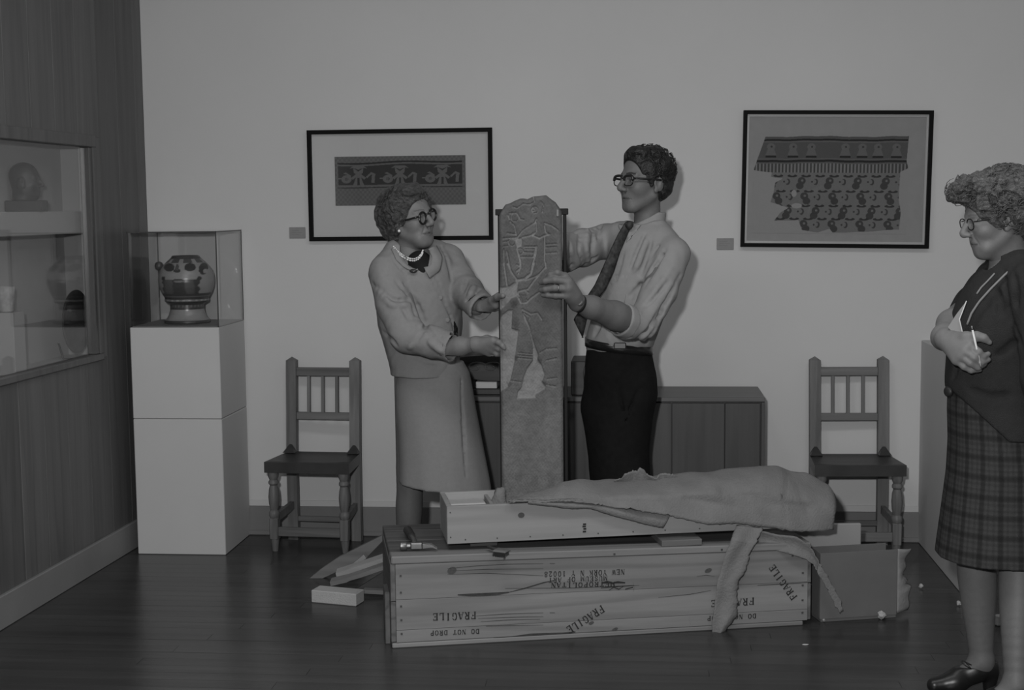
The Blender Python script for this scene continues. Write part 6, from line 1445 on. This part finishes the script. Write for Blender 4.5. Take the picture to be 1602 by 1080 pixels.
o = joined('skirt', [(V, Q)], mat('tartan_wool', .04, .95, .08, attr=True, var=.08, vscale=(200, 200, 200), bump=.2, bscale=350), w3, lambda v: me_t)
bq = P(1483, 613, 4.335); q = MB().lathe([(.001, -.006), (.015, -.005), (.017, 0), (.012, .005), (.001, .006)], 18, M=Matrix.Translation(Vector(bq)) @ Vector((-.8, -.6, 0)).to_track_quat('Z', 'Y').to_matrix().to_4x4()).build('waist_button', M_tool, None, True); wpar(q, w3)
# laced heeled shoes
def heeled(A_, vis):
    g = Sdf(A_ + [-.21, -.10, -.12], A_ + [.10, .08, .03], .0032); hl = A_ + np.array([.022, .006, 0]); zf = .0
    z = lambda q: q - A_[2]
    g.rc(A_ + [.020, .006, z(.075)], A_ + [-.020, 0, z(.066)], .033, .034, .02, 'add'); g.rc(A_ + [-.02, 0, z(.055)], A_ + [-.085, -.012, z(.030)], .036, .034, .02); g.rc(A_ + [-.085, -.012, z(.026)], A_ + [-.150, -.022, z(.020)], .035, .024, .02)
    g.rc(A_ + [-.03, 0, z(.078)], A_ + [-.07, -.008, z(.055)], .026, .024, .015)
    g.rc(A_ + [-.01, 0, z(.0)], A_ + [-.055, -.005, z(.012)], .030, .012, .02, 'sub') 
    g.rc(A_ + [.030, .006, z(.055)], A_ + [.026, .006, z(.002)], .026, .019, .012)
    g.plane(A_ + [0, 0, z(.0006)], (0, 0, -1), A_ + [0, 0, z(.0)], .3); g.plane(A_ + [.0, 0, z(.088)], (-.15, 0, 1), A_ + [0, 0, z(.09)], .2)
    g.rc(A_ + [0, 0, z(.14)], A_ + [-.005, 0, z(.085)], .036, .030, .004, 'sub')
    s = joined('shoe', [g.mesh()], bpy.data.materials['black_shoe_leather'], w3)
    if not vis: return
    q = MB()
    for i in range(4):
        c = Vector(A_ + np.array([-.040 - .016 * i, -.004 - .003 * i, z(.094 - .0115 * i)])); q.tube([c + Vector((.004, -.022, -.010)), c + Vector((0, 0, .004)), c + Vector((-.004, .022, -.010))], .0026, 6)
    c = Vector(A_ + np.array([-.040, -.012, z(.092)]))
    for sg in (-1, 1): q.tube([c + Vector((-.030 * math.sin(t) * (1 if sg > 0 else .6), -.012 + sg * .012 * math.sin(2 * t) - .008, .016 * math.sin(t) - .004 * t)) for t in np.linspace(0, PI, 9)], .0018, 6)
    q = q.build('laces', M_tool, None, True); tag(q, kind='stuff'); wpar(q, s)
heeled(A1, True); heeled(A2, False)
# pen and folded paper held in the hand: things of their own
a_ = Vector(P(1520, 510, 4.192)); b_ = Vector(P(1535, 577, 4.172)); q = thing('pen', 'slim pale pen held upright in the hand of the woman in the cardigan', 'pen', b_)
dd = a_ - b_
MB().tube([dd * .12, dd * .9], .0032, 10).build('barrel', mat('pale_pen_barrel', .55, .3, .5), q, True); MB().tube([dd * .0, dd * .12], [.0008, .0030], 10).build('tip', M_chrome, q, True); MB().tube([dd * .9, dd * 1.0], [.0032, .0022], 10).build('cap', M_chrome, q, True)
q = MB(); L_ = [(1483, 512), (1496, 492), (1512, 471), (1501, 500), (1506, 522), (1494, 524)]
pts = [P(px, py, 4.275) for px, py in L_]; n_ = len(pts); b2 = [p + np.array([.004, .008, 0]) for p in pts]
o = thing('folded_paper', 'pale folded paper tucked under the wrist of the woman in the cardigan', 'paper', pts[4])
q.add([p - pts[4] for p in pts] + [p - pts[4] for p in b2], [tuple(range(n_)), tuple(range(2 * n_ - 1, n_ - 1, -1))] + [(i, (i + 1) % n_, n_ + (i + 1) % n_, n_ + i) for i in range(n_)])
q.build('sheet', mat('pale_paper', .26, .8, .2), o)
q = MB().tube([P(1512, 471, 4.272) - pts[4], P(1501, 500, 4.270) - pts[4], P(1506, 522, 4.270) - pts[4]], .0016, 6).build('page_edge', mat('white_page_edge', .6, .8, .2), o)

# the small stone head in the wall showcase
hd = Head(np.array(th.location) + np.array([0, 0, .046 + .079]), (.97, .02, .10), (0, 1, 0), .60)
g = Sdf(np.array(th.location) + np.array([-.12, -.12, .040]), np.array(th.location) + np.array([.12, .12, .24]), .0026); hd.sculpt(g, np.array(th.location) + np.array([-.012, 0, .035]), (.042, .046))
g.plane(np.array(th.location) + np.array([0, 0, .0455]), (0, 0, -1), np.array(th.location) + np.array([0, 0, .05]), .15)
joined('head', [g.mesh()], M_bronze, th)
